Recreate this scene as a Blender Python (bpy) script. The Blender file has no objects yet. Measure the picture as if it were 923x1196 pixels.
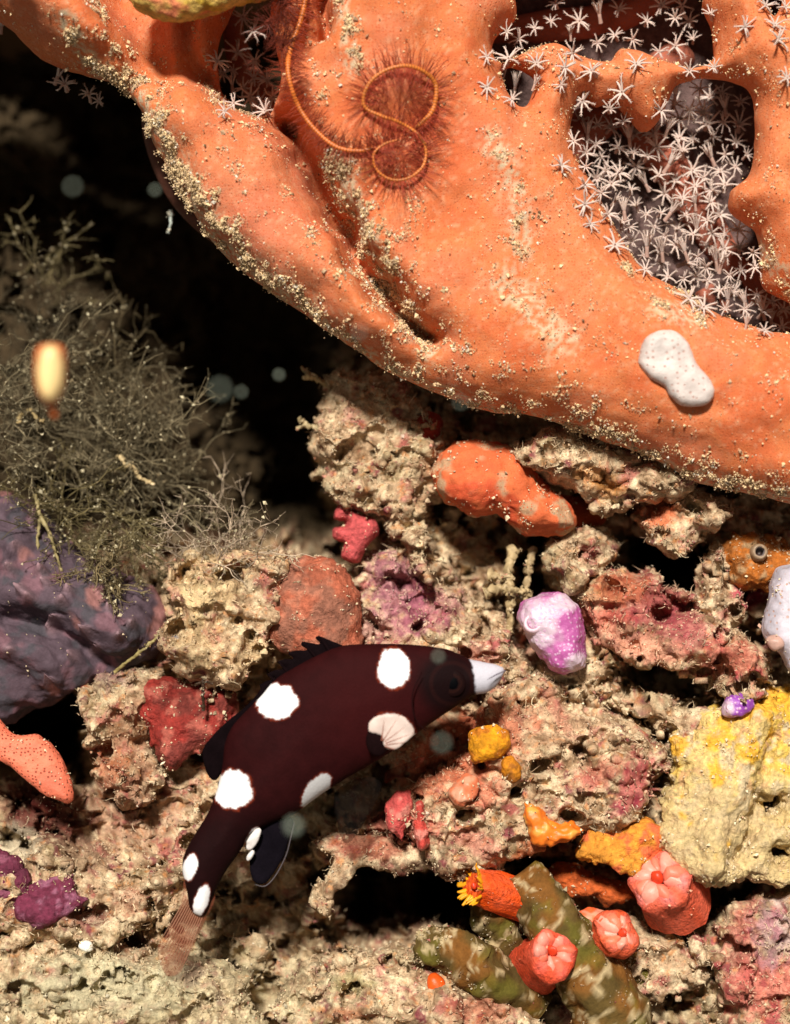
import bpy, math, random
import numpy as np
from mathutils import Vector
rng = np.random.default_rng(7)
random.seed(7)
sc = bpy.context.scene
COL = sc.collection
sc.unit_settings.system = 'METRIC'
sc.unit_settings.scale_length = 0.01           # one unit = one centimetre

# ------------------------------------------------------------------ camera, world, light
CD = 24.0                                      # camera distance to the plane of focus
cam = bpy.data.cameras.new('camera'); camo = bpy.data.objects.new('camera', cam); COL.objects.link(camo)
camo.location = (0, -CD, 0); camo.rotation_euler = (math.pi/2, 0, 0)
cam.sensor_fit = 'HORIZONTAL'; cam.sensor_width = 36; cam.lens = 36*CD/9.23
cam.clip_start = 0.5; cam.clip_end = 400
cam.dof.use_dof = True; cam.dof.focus_distance = CD-0.2; cam.dof.aperture_fstop = 0.18
sc.camera = camo
world = bpy.data.worlds.new('World'); sc.world = world; world.use_nodes = True
wn = world.node_tree; wn.nodes.clear()
wo = wn.nodes.new('ShaderNodeOutputWorld'); wb = wn.nodes.new('ShaderNodeBackground')
wb.inputs[0].default_value = (0.80, 0.74, 0.62, 1); wb.inputs[1].default_value = 0.17   # dim open water
wn.links.new(wb.outputs[0], wo.inputs[0])
sun = bpy.data.lights.new('sun', 'SUN'); suno = bpy.data.objects.new('sun', sun); COL.objects.link(suno)
sun.energy = 5.0; sun.angle = math.radians(7.0); sun.color = (1.0, 0.955, 0.87)
LD = Vector((0.13, 1.0, -0.64)).normalized()
suno.rotation_euler = LD.to_track_quat('-Z', 'Y').to_euler()
suno.location = (-2, -14, 12)
sc.view_settings.view_transform = 'Standard'; sc.view_settings.look = 'None'
sc.view_settings.exposure = 0.16; sc.view_settings.gamma = 1.0
sc.cycles.max_bounces = 4; sc.cycles.diffuse_bounces = 2; sc.cycles.transparent_max_bounces = 8

# ------------------------------------------------------------------ helpers
def lin(c):
    c = np.asarray(c, float)/255.0
    return np.where(c <= 0.04045, c/12.92, ((c+0.055)/1.055)**2.4)
def sc_at(d): return (CD+d)/CD
def P(x, y, d):
    s = sc_at(d); return np.array([(x-461.5)/100*s, d, (598-y)/100*s])
def to_px(V):
    s = CD/(CD+V[:, 1]); return 461.5+100*V[:, 0]*s, 598-100*V[:, 2]*s
_perm = np.random.default_rng(3).permutation(256).astype(np.int64)
_perm = np.concatenate([_perm, _perm, _perm])
_G = np.random.default_rng(4).normal(size=(256, 3)); _G /= np.linalg.norm(_G, axis=1)[:, None]
_G = _G.astype(np.float32)
def noise(p):
    p = np.asarray(p, np.float32); i = np.floor(p).astype(np.int64); f = p-i; i &= 255
    u = f*f*f*(f*(f*6-15)+10); out = 0
    for dx in (0, 1):
        wx = u[:, 0] if dx else 1-u[:, 0]; hx = _perm[i[:, 0]+dx]
        for dy in (0, 1):
            wy = u[:, 1] if dy else 1-u[:, 1]; hy = _perm[hx+((i[:, 1]+dy) & 255)]
            for dz in (0, 1):
                wz = u[:, 2] if dz else 1-u[:, 2]; g = _G[_perm[hy+((i[:, 2]+dz) & 255)] & 255]
                out = out+wx*wy*wz*(g[:, 0]*(f[:, 0]-dx)+g[:, 1]*(f[:, 1]-dy)+g[:, 2]*(f[:, 2]-dz))
    return out*1.6
def fbm(p, o=4, lac=2.1, g=0.5):
    p = np.asarray(p, np.float32); a = 1; s = 0; t = 0
    for k in range(o):
        s = s+a*noise(p+k*17.3); t += a; a *= g; p = p*lac
    return s/t*1.3
def ridged(p, o=3):
    p = np.asarray(p, np.float32); a = 1; s = 0; t = 0
    for k in range(o):
        s = s+a*(1-2*np.abs(noise(p+k*9.1))); t += a; a *= 0.55; p = p*2.1
    return s/t
def sstep(a, b, x):
    t = np.clip((x-a)/(b-a), 0, 1); return t*t*(3-2*t)
def catmull(pts, n=6, closed=True):
    p = np.asarray(pts, float); m = len(p); out = []
    rngi = range(m) if closed else range(m-1)
    for i in rngi:
        if closed: a, b, c, d = p[i-1], p[i], p[(i+1) % m], p[(i+2) % m]
        else: a, b, c, d = p[max(i-1, 0)], p[i], p[i+1], p[min(i+2, m-1)]
        for k in range(n):
            t = k/n
            out.append(0.5*((2*b)+(-a+c)*t+(2*a-5*b+4*c-d)*t*t+(-a+3*b-3*c+d)*t**3))
    if not closed: out.append(p[-1])
    return np.array(out)
def seg_dist(X, Y, pts, closed=False):
    """distance from points to a polyline"""
    p = np.asarray(pts, float); d = np.full(X.shape, 1e9)
    n = len(p) if closed else len(p)-1
    for i in range(n):
        a = p[i]; b = p[(i+1) % len(p)]; e = b-a; L = (e*e).sum()+1e-12
        t = np.clip(((X-a[0])*e[0]+(Y-a[1])*e[1])/L, 0, 1)
        d = np.minimum(d, (X-a[0]-t*e[0])**2+(Y-a[1]-t*e[1])**2)
    return np.sqrt(d)
def poly_sdf(X, Y, pts):
    """positive inside"""
    p = np.asarray(pts, float); d = seg_dist(X, Y, p, True); ins = np.zeros(X.shape, bool); n = len(p)
    for i in range(n):
        a = p[i]; b = p[(i+1) % n]
        if a[1] == b[1]: continue
        c = ((a[1] > Y) != (b[1] > Y)) & (X < (b[0]-a[0])*(Y-a[1])/(b[1]-a[1])+a[0]); ins ^= c
    return np.where(ins, d, -d)
def surface_nets(f, org, h):
    s = f < 0; nx, ny, nz = f.shape
    c = np.zeros((nx-1, ny-1, nz-1), np.int8)
    for a in (0, 1):
        for b in (0, 1):
            for d in (0, 1): c += s[a:nx-1+a, b:ny-1+b, d:nz-1+d]
    act = (c > 0) & (c < 8); I = np.argwhere(act); idx = np.full(act.shape, -1, np.int64); idx[act] = np.arange(len(I))
    acc = np.zeros((len(I), 3)); cnt = np.zeros(len(I))
    cor = {k: f[I[:, 0]+k[0], I[:, 1]+k[1], I[:, 2]+k[2]] for k in [(a, b, d) for a in (0, 1) for b in (0, 1) for d in (0, 1)]}
    for ax in range(3):
        for k in list(cor):
            if k[ax]: continue
            k2 = list(k); k2[ax] = 1; k2 = tuple(k2); A = cor[k]; B = cor[k2]; m = (A < 0) != (B < 0)
            t = np.where(m, A/np.where(m, A-B, 1), 0); q = np.tile(np.array(k, float), (len(I), 1)); q[:, ax] = t
            acc += q*m[:, None]; cnt += m
    V = (I+acc/cnt[:, None])*h+np.array(org)
    F = []
    for ax in range(3):
        b, d = [(1, 2), (2, 0), (0, 1)][ax]
        sl0 = [slice(None)]*3; sl1 = [slice(None)]*3; sl0[ax] = slice(0, -1); sl1[ax] = slice(1, None)
        s0 = s[tuple(sl0)]; s1 = s[tuple(sl1)]; E = np.argwhere(s0 != s1)
        E = E[(E[:, b] > 0) & (E[:, d] > 0) & (E[:, b] < f.shape[b]-1) & (E[:, d] < f.shape[d]-1)]
        if not len(E): continue
        fl = s[E[:, 0], E[:, 1], E[:, 2]]; q = []
        for ob, od in ((0, 0), (1, 0), (1, 1), (0, 1)):
            e = E.copy(); e[:, b] -= 1-ob; e[:, d] -= 1-od; q.append(idx[e[:, 0], e[:, 1], e[:, 2]])
        q = np.stack(q, 1); q[~fl] = q[~fl][:, ::-1]; F.append(q)
    return V, np.concatenate(F)
def normals(V, F):
    A = V[F[:, 2]]-V[F[:, 0]]; B = (V[F[:, 3]] if F.shape[1] == 4 else V[F[:, 2]])-V[F[:, 1]]
    n = np.cross(A, B); N = np.zeros_like(V)
    for k in range(F.shape[1]):
        for a in range(3): N[:, a] += np.bincount(F[:, k], n[:, a], len(V))
    return N/(np.linalg.norm(N, axis=1)[:, None]+1e-12)
def relax(V, F, it=2, w=0.6):
    for _ in range(it):
        S = np.zeros_like(V); C = np.zeros(len(V)); m = F.shape[1]
        for k in range(m):
            a = F[:, k]; b = F[:, (k+1) % m]
            for x in range(3): S[:, x] += np.bincount(a, V[b, x], len(V))+np.bincount(b, V[a, x], len(V))
            C += np.bincount(a, minlength=len(V))+np.bincount(b, minlength=len(V))
        V = V*(1-w)+w*S/np.maximum(C, 1)[:, None]
    return V
def mesh_data(name, V, F, col=None, smooth=True):
    me = bpy.data.meshes.new(name); V = np.asarray(V, np.float32); F = np.asarray(F, np.int32); m = F.shape[1]
    me.vertices.add(len(V)); me.vertices.foreach_set('co', V.ravel())
    me.loops.add(F.size); me.loops.foreach_set('vertex_index', F.ravel())
    me.polygons.add(len(F)); me.polygons.foreach_set('loop_start', np.arange(0, F.size, m, dtype=np.int32))
    me.polygons.foreach_set('use_smooth', np.full(len(F), smooth, bool))
    if col is not None:
        at = me.color_attributes.new('col', 'FLOAT_COLOR', 'POINT')
        c = np.ones((len(V), 4), np.float32); c[:, :3] = np.clip(col, 0, 1); at.data.foreach_set('color', c.ravel())
    me.update(calc_edges=True); return me
def tag(o, label=None, cat=None, group=None, kind=None):
    if label: o['label'] = label
    if cat: o['category'] = cat
    if group: o['group'] = group
    if kind: o['kind'] = kind
    return o
def obj(name, V, F, mat, col=None, parent=None, smooth=True, origin=None):
    V = np.asarray(V, float)
    if parent is not None: o0 = np.array(parent.location)
    elif origin is not None: o0 = np.array(origin)
    else: o0 = np.array([V[:, 0].mean(), V[:, 1].mean(), V[:, 2].min()])
    me = mesh_data(name, V-o0, F, col, smooth); me.materials.append(mat)
    o = bpy.data.objects.new(name, me); COL.objects.link(o)
    if parent is None: o.location = o0
    else: o.parent = parent
    return o
def empty(name, loc, label, cat, group=None):
    o = bpy.data.objects.new(name, None); COL.objects.link(o); o.location = loc; o.empty_display_size = 0.2
    return tag(o, label, cat, group)
def tubes(Pt, R, sides=3, C=None):
    """many tubes at once. Pt (N,K,3), R (N,K)"""
    Pt = np.asarray(Pt, float); N, K, _ = Pt.shape; R = np.broadcast_to(R, (N, K))
    T = np.gradient(Pt, axis=1); T /= np.linalg.norm(T, axis=2)[..., None]+1e-9
    ref = np.tile(np.array([0.31, -0.85, 0.42]), (N, K, 1)); U = np.cross(T, ref)
    nU = np.linalg.norm(U, axis=2); bad = nU < 0.15
    U[bad] = np.cross(T[bad], np.array([1.0, 0.1, 0.0])); U /= np.linalg.norm(U, axis=2)[..., None]+1e-9
    W = np.cross(T, U); V = []
    for s in range(sides):
        a = 2*math.pi*s/sides; V.append(Pt+R[..., None]*(U*math.cos(a)+W*math.sin(a)))
    V = np.stack(V, 2).reshape(-1, 3)
    n = np.arange(N)[:, None, None]*K*sides; k = np.arange(K-1)[None, :, None]*sides; s = np.arange(sides)[None, None, :]; s2 = (s+1) % sides
    F = np.stack([n+k+s, n+k+s2, n+k+sides+s2, n+k+sides+s], -1).reshape(-1, 4)
    if sides == 4 or sides > 4:                       # end caps as quads are skipped: ends taper
        pass
    c = None if C is None else np.repeat(np.broadcast_to(C, (N, 3)), K*sides, 0)
    return V, F, c
def join(*ms):
    V, F, C, o = [], [], [], 0
    for v, f, c in ms:
        V.append(v); F.append(f+o); C.append(c); o += len(v)
    return np.concatenate(V), np.concatenate(F), (np.concatenate(C) if C[0] is not None else None)
def tube1(pts, rad, sides=8, col=(200, 200, 200), n=6):
    p = catmull(pts, n, False); r = np.interp(np.linspace(0, 1, len(p)), np.linspace(0, 1, len(rad)), rad)
    # rounded ends
    V, F, c = tubes(p[None], r[None], sides, lin(col)[None])
    for end, k in ((0, 0), (len(p)-1, len(p)-1)):
        V = np.concatenate([V, p[end][None]]); ci = len(V)-1; c = np.concatenate([c, c[:1]])
        ring = k*sides+np.arange(sides)
        F = np.concatenate([F, np.stack([ring, np.roll(ring, -1), np.full(sides, ci), np.full(sides, ci)], 1)])
    return V, F, c
def fix_deg(F):
    return F
OCT = np.array([[1, 0, 0], [-1, 0, 0], [0, 1, 0], [0, -1, 0], [0, 0, 1], [0, 0, -1]], float)
OCF = np.array([[0, 2, 4], [2, 1, 4], [1, 3, 4], [3, 0, 4], [2, 0, 5], [1, 2, 5], [3, 1, 5], [0, 3, 5]])
def rand_rot(n, g):
    q = g.normal(size=(n, 4)); q /= np.linalg.norm(q, axis=1)[:, None]; w, x, y, z = q.T
    return np.stack([np.stack([1-2*(y*y+z*z), 2*(x*y-z*w), 2*(x*z+y*w)], 1), np.stack([2*(x*y+z*w), 1-2*(x*x+z*z), 2*(y*z-x*w)], 1),
                     np.stack([2*(x*z-y*w), 2*(y*z+x*w), 1-2*(x*x+y*y)], 1)], 1)
def grains(Pc, size, C, g=rng, flat=0.5):
    n = len(Pc); v = OCT[None]*(1+0.35*g.normal(size=(n, 6, 1)))*np.stack([np.ones(n), g.uniform(.5, 1, n), g.uniform(flat, 1, n)], 1)[:, None, :]
    v = np.einsum('nij,nkj->nki', rand_rot(n, g), v)*size[:, None, None]+Pc[:, None, :]
    F = (OCF[None]+6*np.arange(n)[:, None, None]).reshape(-1, 3)
    return v.reshape(-1, 3), F, np.repeat(C, 6, 0)
def sample(V, N, w, n, g=rng, jit=0.015, lift=0.0):
    w = np.maximum(w, 0); i = g.choice(len(V), n, p=w/w.sum())
    return V[i]+g.normal(size=(n, 3))*jit+N[i]*np.reshape(lift, (-1, 1)), i
def poly_shape(pts, d0, T, R, h=0.025, raise_fn=None, warp=0.0, wf=3.0, holes=(), smooth_n=5, tilt=(0, 0), pad=0.25, power=2.0, seed=0.0, back=None):
    """solid with the given outline (photo pixels), centre depth d0, half thickness T, edge rounding R"""
    s = sc_at(d0); pp = catmull(pts, smooth_n) if smooth_n else np.asarray(pts, float)
    q = np.stack([(pp[:, 0]-461.5)/100*s, (598-pp[:, 1])/100*s], 1)
    lo = q.min(0)-pad; hi = q.max(0)+pad
    X = np.arange(lo[0], hi[0], h); Z = np.arange(lo[1], hi[1], h); XX, ZZ = np.meshgrid(X, Z, indexing='ij')
    xf, zf = XX.ravel(), ZZ.ravel()
    if warp:
        g0 = np.stack([xf*wf, zf*wf, np.full_like(xf, seed)], 1)
        xw = xf+warp*fbm(g0, 4, g=.65); zw = zf+warp*fbm(g0+31.7, 4, g=.65)
    else: xw, zw = xf, zf
    sd = poly_sdf(xw, zw, q)
    for hp in holes:
        hq = catmull(hp, 4); hq = np.stack([(hq[:, 0]-461.5)/100*s, (598-hq[:, 1])/100*s], 1)
        sd = np.minimum(sd, -poly_sdf(xw, zw, hq))
    sd = sd.reshape(XX.shape)
    px = 461.5+100*XX/s; py = 598-100*ZZ/s
    rz = raise_fn(px, py) if raise_fn is not None else np.zeros_like(XX)
    cx, cz = q.mean(0)
    mid = d0-rz+tilt[0]*(XX-cx)+tilt[1]*(ZZ-cz)
    Tb = T if back is None else back
    y0 = mid[sd > -0.1].min()-T-3*h; y1 = mid[sd > -0.1].max()+Tb+3*h
    Y = np.arange(y0, y1, h)
    a = np.clip((R-sd)/R, 0, 9)
    dd = Y[None, None, :]-mid[:, :, None]; dd = np.where(dd < 0, dd/T, dd/Tb)
    f = (a[:, :, None]**power+np.abs(dd)**power)**(1/power)-1
    f = f*min(R, T)
    f[0] = 1; f[-1] = 1; f[:, 0] = 1; f[:, -1] = 1
    V, F = surface_nets(f, (X[0], Z[0], Y[0]), h)
    V = V[:, [0, 2, 1]]; F = F[:, ::-1]
    return relax(V, F, 1, .5), F
def displace(V, F, fn, it=0):
    N = normals(relax(V, F, it, .6) if it else V, F); V = V+N*fn(V)[:, None]; return V
def ellipsoid(c, r, nu=24, nv=14, rot=None):
    u = np.arange(nu)/nu*2*math.pi; v = np.linspace(-math.pi/2, math.pi/2, nv+1)
    X = np.outer(np.cos(v), np.cos(u)); Y = np.outer(np.cos(v), np.sin(u)); Z = np.outer(np.sin(v), np.ones(nu))
    V = np.stack([X, Y, Z], -1).reshape(-1, 3)*np.array(r)
    if rot is not None: V = V@np.array(rot).T
    i, j = np.meshgrid(np.arange(nv), np.arange(nu), indexing='ij'); i = i.ravel(); j = j.ravel(); j2 = (j+1) % nu
    return V+np.array(c), np.stack([i*nu+j, i*nu+j2, (i+1)*nu+j2, (i+1)*nu+j], 1)

# ------------------------------------------------------------------ materials
def material(name, rough=0.6, nscale=22.0, nvar=0.35, bump=0.35, bscale=30.0, bdist=0.03, spec=0.3, sss=0.0, sssc=(1, .4, .2), dots=None, alpha=1.0, base=None, coat=0.0):
    m = bpy.data.materials.new(name); m.use_nodes = True; nt = m.node_tree; N = nt.nodes; L = nt.links
    b = N['Principled BSDF']; b.inputs['Roughness'].default_value = rough; b.inputs['Specular IOR Level'].default_value = spec
    tc = N.new('ShaderNodeTexCoord')
    if base is None:
        at = N.new('ShaderNodeVertexColor'); at.layer_name = 'col'; c = at.outputs['Color']
    else:
        rgb = N.new('ShaderNodeRGB'); rgb.outputs[0].default_value = (*lin(base), 1); c = rgb.outputs[0]
    nz = N.new('ShaderNodeTexNoise'); nz.inputs['Scale'].default_value = nscale; nz.inputs['Detail'].default_value = 5; nz.inputs['Roughness'].default_value = 0.65
    L.new(tc.outputs['Object'], nz.inputs['Vector'])
    mr = N.new('ShaderNodeMapRange'); mr.inputs[1].default_value = 0.25; mr.inputs[2].default_value = 0.75
    mr.inputs[3].default_value = 1-nvar; mr.inputs[4].default_value = 1+nvar; L.new(nz.outputs[0], mr.inputs[0])
    mx = N.new('ShaderNodeMix'); mx.data_type = 'RGBA'; mx.blend_type = 'MULTIPLY'; mx.inputs[0].default_value = 1
    L.new(c, mx.inputs[6]); L.new(mr.outputs[0], mx.inputs[7]); c = mx.outputs[2]
    bh = None
    nb = N.new('ShaderNodeTexNoise'); nb.inputs['Scale'].default_value = bscale; nb.inputs['Detail'].default_value = 6; nb.inputs['Roughness'].default_value = 0.6
    L.new(tc.outputs['Object'], nb.inputs['Vector']); bh = nb.outputs[0]
    if dots:
        ds, dcol, dr, dsoft = dots[:4]
        vo = N.new('ShaderNodeTexVoronoi'); vo.inputs['Scale'].default_value = ds; vo.inputs['Randomness'].default_value = 0.55
        L.new(tc.outputs['Object'], vo.inputs['Vector'])
        m2 = N.new('ShaderNodeMapRange'); m2.interpolation_type = 'SMOOTHSTEP'; m2.inputs[1].default_value = dr; m2.inputs[2].default_value = dr+dsoft
        m2.inputs[3].default_value = 1; m2.inputs[4].default_value = 0; L.new(vo.outputs['Distance'], m2.inputs[0])
        m3 = N.new('ShaderNodeMix'); m3.data_type = 'RGBA'; L.new(m2.outputs[0], m3.inputs[0]); L.new(c, m3.inputs[6]); m3.inputs[7].default_value = (*lin(dcol), 1); c = m3.outputs[2]
        ma = N.new('ShaderNodeMath'); ma.operation = 'MULTIPLY_ADD'; L.new(m2.outputs[0], ma.inputs[0]); ma.inputs[1].default_value = dots[4] if len(dots) > 4 else -0.6; L.new(bh, ma.inputs[2]); bh = ma.outputs[0]
    bp = N.new('ShaderNodeBump'); bp.inputs['Strength'].default_value = bump; bp.inputs['Distance'].default_value = bdist
    L.new(bh, bp.inputs['Height']); L.new(bp.outputs[0], b.inputs['Normal'])
    L.new(c, b.inputs['Base Color'])
    if sss:
        b.inputs['Subsurface Weight'].default_value = sss; b.inputs['Subsurface Radius'].default_value = sssc; b.inputs['Subsurface Scale'].default_value = 0.12
    if alpha < 1: b.inputs['Alpha'].default_value = alpha
    if coat: b.inputs['Coat Weight'].default_value = coat; b.inputs['Coat Roughness'].default_value = 0.25
    return m
M = {}
M['rock'] = material('turf_rock', 0.85, 44, 0.45, 0.5, 55, 0.02, 0.12)
M['grain'] = material('sediment', 0.6, 20, 0.25, 0.2, 60, 0.01, 0.4)
M['coral'] = material('orange_coral_skin', 0.7, 50, 0.17, 0.5, 60, 0.02, 0.15, sss=0.12, sssc=(1, .35, .15), dots=(26, (206, 100, 58), 0.1, 0.25, -0.4))
M['sponge'] = material('sponge_skin', 0.65, 18, 0.5, 0.8, 26, 0.05, 0.25)
M['smooth'] = material('smooth_skin', 0.42, 22, 0.15, 0.25, 30, 0.02, 0.4)
M['pore'] = material('pored_sponge', 0.6, 30, 0.15, 0.45, 30, 0.03, 0.3, dots=(22, (150, 70, 50), 0.2, 0.14, -1.0))
M['matte'] = material('matte_tissue', 0.8, 22, 0.25, 0.45, 26, 0.03, 0.12)
M['white'] = material('white_colony', 0.5, 30, 0.1, 0.3, 30, 0.02, 0.4, dots=(14, (186, 150, 140), 0.14, 0.14, -1.0))
M['lilac'] = material('beaded_tunicate', 0.4, 30, 0.12, 0.4, 30, 0.02, 0.45, dots=(19, (214, 168, 200), 0.18, 0.25, 0.5))
M['fish'] = material('fish_skin', 0.42, 45, 0.16, 0.15, 70, 0.008, 0.3, dots=(26, (52, 10, 12), 0.05, 0.35, 0.3))
M['fishspot'] = material('fish_plain', 0.7, 60, 0.14, 0.35, 36, 0.015, 0.05)
M['fin'] = material('fin_membrane', 0.7, 40, 0.3, 0.15, 50, 0.01, 0.1, alpha=0.26)
M['pale_fin'] = material('pale_fin', 0.5, 40, 0.1, 0.15, 50, 0.01, 0.25, alpha=0.92)
M['polyp'] = material('polyp_flesh', 0.6, 20, 0.1, 0.1, 30, 0.01, 0.2, sss=.1)
M['weed'] = material('hydroid_twigs', 0.8, 25, 0.4, 0.3, 40, 0.01, 0.15)
M['eye'] = material('fish_eye', 0.6, 10, 0.05, 0.0, 20, 0.0, 0.03)

# ------------------------------------------------------------------ painting (colours of crusts and growths, and some painted shade)
TAN = lin((184, 154, 122)); CREAM = lin((222, 200, 164)); BROWN = lin((118, 88, 60)); OLIVE = lin((122, 112, 72))
PINK = lin((188, 88, 92)); MAROON = lin((122, 44, 62)); MAUVE = lin((170, 92, 120)); ORANGE = lin((226, 104, 52)); RED = lin((170, 52, 44))
def rock_color(V, seed=0.0, warm=0.0):
    n1 = fbm(V*1.3+seed, 3); n2 = fbm(V*5+seed+7, 3); n3 = fbm(V*16+seed+19, 2); n4 = fbm(V*3.1+seed+41, 3)
    c = np.tile(TAN, (len(V), 1))
    def mix(c, col, w): w = np.clip(w, 0, 1)[:, None]; return c*(1-w)+col*w
    c = mix(c, CREAM, sstep(-.1, .5, n2+n3*.6)); c = mix(c, BROWN, sstep(.05, .45, -n2+n3*.5)*.8)
    c = mix(c, OLIVE, sstep(.15, .5, n1+.3*n3)*.4)
    c = mix(c, PINK*.85, sstep(.30, .46, n4+.25*n3)*(.6+warm)); c = mix(c, MAROON, sstep(.40, .55, fbm(V*4.3+seed+77, 3)+.2*n3)*.8)
    c = mix(c, CREAM*1.15, sstep(.35, .6, n3)*.6)
    n5 = fbm(V*11+seed+90, 3, g=.65); c = mix(c, lin((160, 84, 64)), sstep(.36, .46, n5)*.5); c = mix(c, lin((92, 70, 48)), sstep(.28, .4, -n5)*.6); c = mix(c, lin((206, 132, 70)), sstep(.36, .48, fbm(V*9+seed+33, 3))*.5)
    return c
# (x, y, rx, ry, angle deg, colour, amount)
PATCH = [
 (465, 690, 30, 50, -35, (158, 92, 112), .75), (500, 715, 40, 22, -20, (150, 70, 96), .6), (440, 730, 50, 22, 0, (176, 110, 120), .45),
 (620, 745, 20, 22, 0, (190, 110, 100), .5), (560, 765, 25, 14, 0, (176, 84, 86), .5),
 (760, 705, 50, 34, 20, (150, 60, 64), .8), (800, 735, 40, 26, 30, (170, 74, 84), .65), (720, 690, 34, 20, -10, (196, 110, 68), .6), (700, 722, 32, 14, 0, (204, 96, 84), .7), (745, 755, 60, 18, 15, (206, 140, 116), .8),
 (852, 770, 40, 24, 10, (182, 72, 66), .6), (880, 690, 20, 16, 0, (190, 66, 92), .95), (905, 650, 26, 24, 0, (196, 96, 66), .6),
 (120, 780, 30, 22, 20, (126, 92, 96), .6), (150, 870, 32, 50, 0, (146, 84, 60), .45), (130, 900, 20, 20, 0, (180, 96, 60), .5),
 (60, 960, 55, 26, 10, (78, 18, 20), .9), (40, 930, 30, 18, 10, (90, 30, 26), .8), (150, 950, 60, 40, 0, (142, 84, 70), .4), (20, 985, 26, 20, 0, (186, 172, 146), .8), (95, 1000, 34, 22, 0, (150, 120, 96), .6),  # first two patches stand for dark reddish holes
 (100, 1070, 30, 12, 0, (110, 34, 50), .6), (222, 1140, 18, 11, -30, (104, 36, 52), .9), (150, 1050, 18, 14, 0, (142, 60, 50), .4), (160, 1110, 20, 22, 40, (148, 62, 50), .45),
 (540, 870, 80, 36, -25, (178, 84, 54), .85), (530, 900, 60, 26, -20, (202, 120, 88), .7), (560, 925, 30, 18, 0, (196, 96, 72), .6),  # first patch paints the reddish shade under the fish head
 (640, 850, 60, 30, 10, (190, 150, 120), .35), (650, 830, 34, 8, 60, (176, 110, 92), .6), (700, 905, 36, 14, -25, (180, 90, 78), .6), (742, 915, 18, 34, 20, (172, 58, 74), .7),
 (470, 965, 40, 20, 10, (188, 84, 76), .7), (430, 990, 50, 16, 0, (150, 72, 56), .7), (560, 985, 30, 14, 20, (186, 96, 90), .5), (490, 1050, 80, 40, 0, (72, 26, 16), .8),  # last patch paints the shade in the hollow below the fish
 (700, 1035, 60, 16, 5, (172, 76, 42), .8), (640, 1000, 40, 16, 10, (176, 82, 40), .7), (790, 960, 22, 20, 0, (176, 140, 100), .3),
 (870, 1100, 22, 60, 10, (176, 80, 80), .6), (895, 1150, 50, 30, -30, (186, 84, 80), .7), (905, 1090, 24, 40, 0, (176, 150, 160), .5),
 (800, 1060, 30, 20, 0, (150, 128, 136), .5), (560, 1180, 40, 16, 0, (150, 60, 44), .6), (400, 1185, 26, 8, 0, (160, 84, 50), .6), (410, 1150, 22, 12, 0, (126, 118, 60), .5),
 (700, 560, 30, 12, 20, (206, 130, 40), .5), (770, 600, 26, 16, 0, (206, 106, 66), .8), (500, 560, 20, 40, 20, (170, 132, 100), .5), (300, 640, 26, 20, 0, (190, 160, 120), .5),
 (240, 680, 40, 40, 0, (220, 190, 142), .55), (300, 770, 30, 26, 0, (214, 184, 138), .5), (230, 745, 30, 40, 0, (200, 172, 126), .4), (230, 590, 26, 26, 0, (130, 50, 24), .6), (260, 620, 18, 22, 0, (120, 40, 20), .6),
 (180, 1165, 200, 60, 0, (186, 176, 140), .5), (120, 1150, 90, 34, 0, (176, 170, 140), .5), (330, 1100, 60, 60, 0, (128, 112, 84), .35),
]
def paint(V, c, patches=PATCH, nf=7.0, soft=.35):
    x, y = to_px(V); n = fbm(V*nf, 4, g=.62)
    for (cx, cy, rx, ry, a, colr, amt) in patches:
        m = (abs(x-cx) < 2.2*max(rx, ry)) & (abs(y-cy) < 2.2*max(rx, ry))
        if not m.any(): continue
        t = math.radians(a); dx = x[m]-cx; dy = y[m]-cy; u = (dx*math.cos(t)+dy*math.sin(t))/rx; v = (-dx*math.sin(t)+dy*math.cos(t))/ry
        w = sstep(1+soft, 1-soft, np.sqrt(u*u+v*v)+n[m]*.9)*amt; w = w[:, None]
        base = c[m]; lum = (base.mean(1)/.30).clip(.55, 1.5)[:, None]**.5
        c[m] = base*(1-w)+lin(colr)*lum*w
    return c

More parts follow.
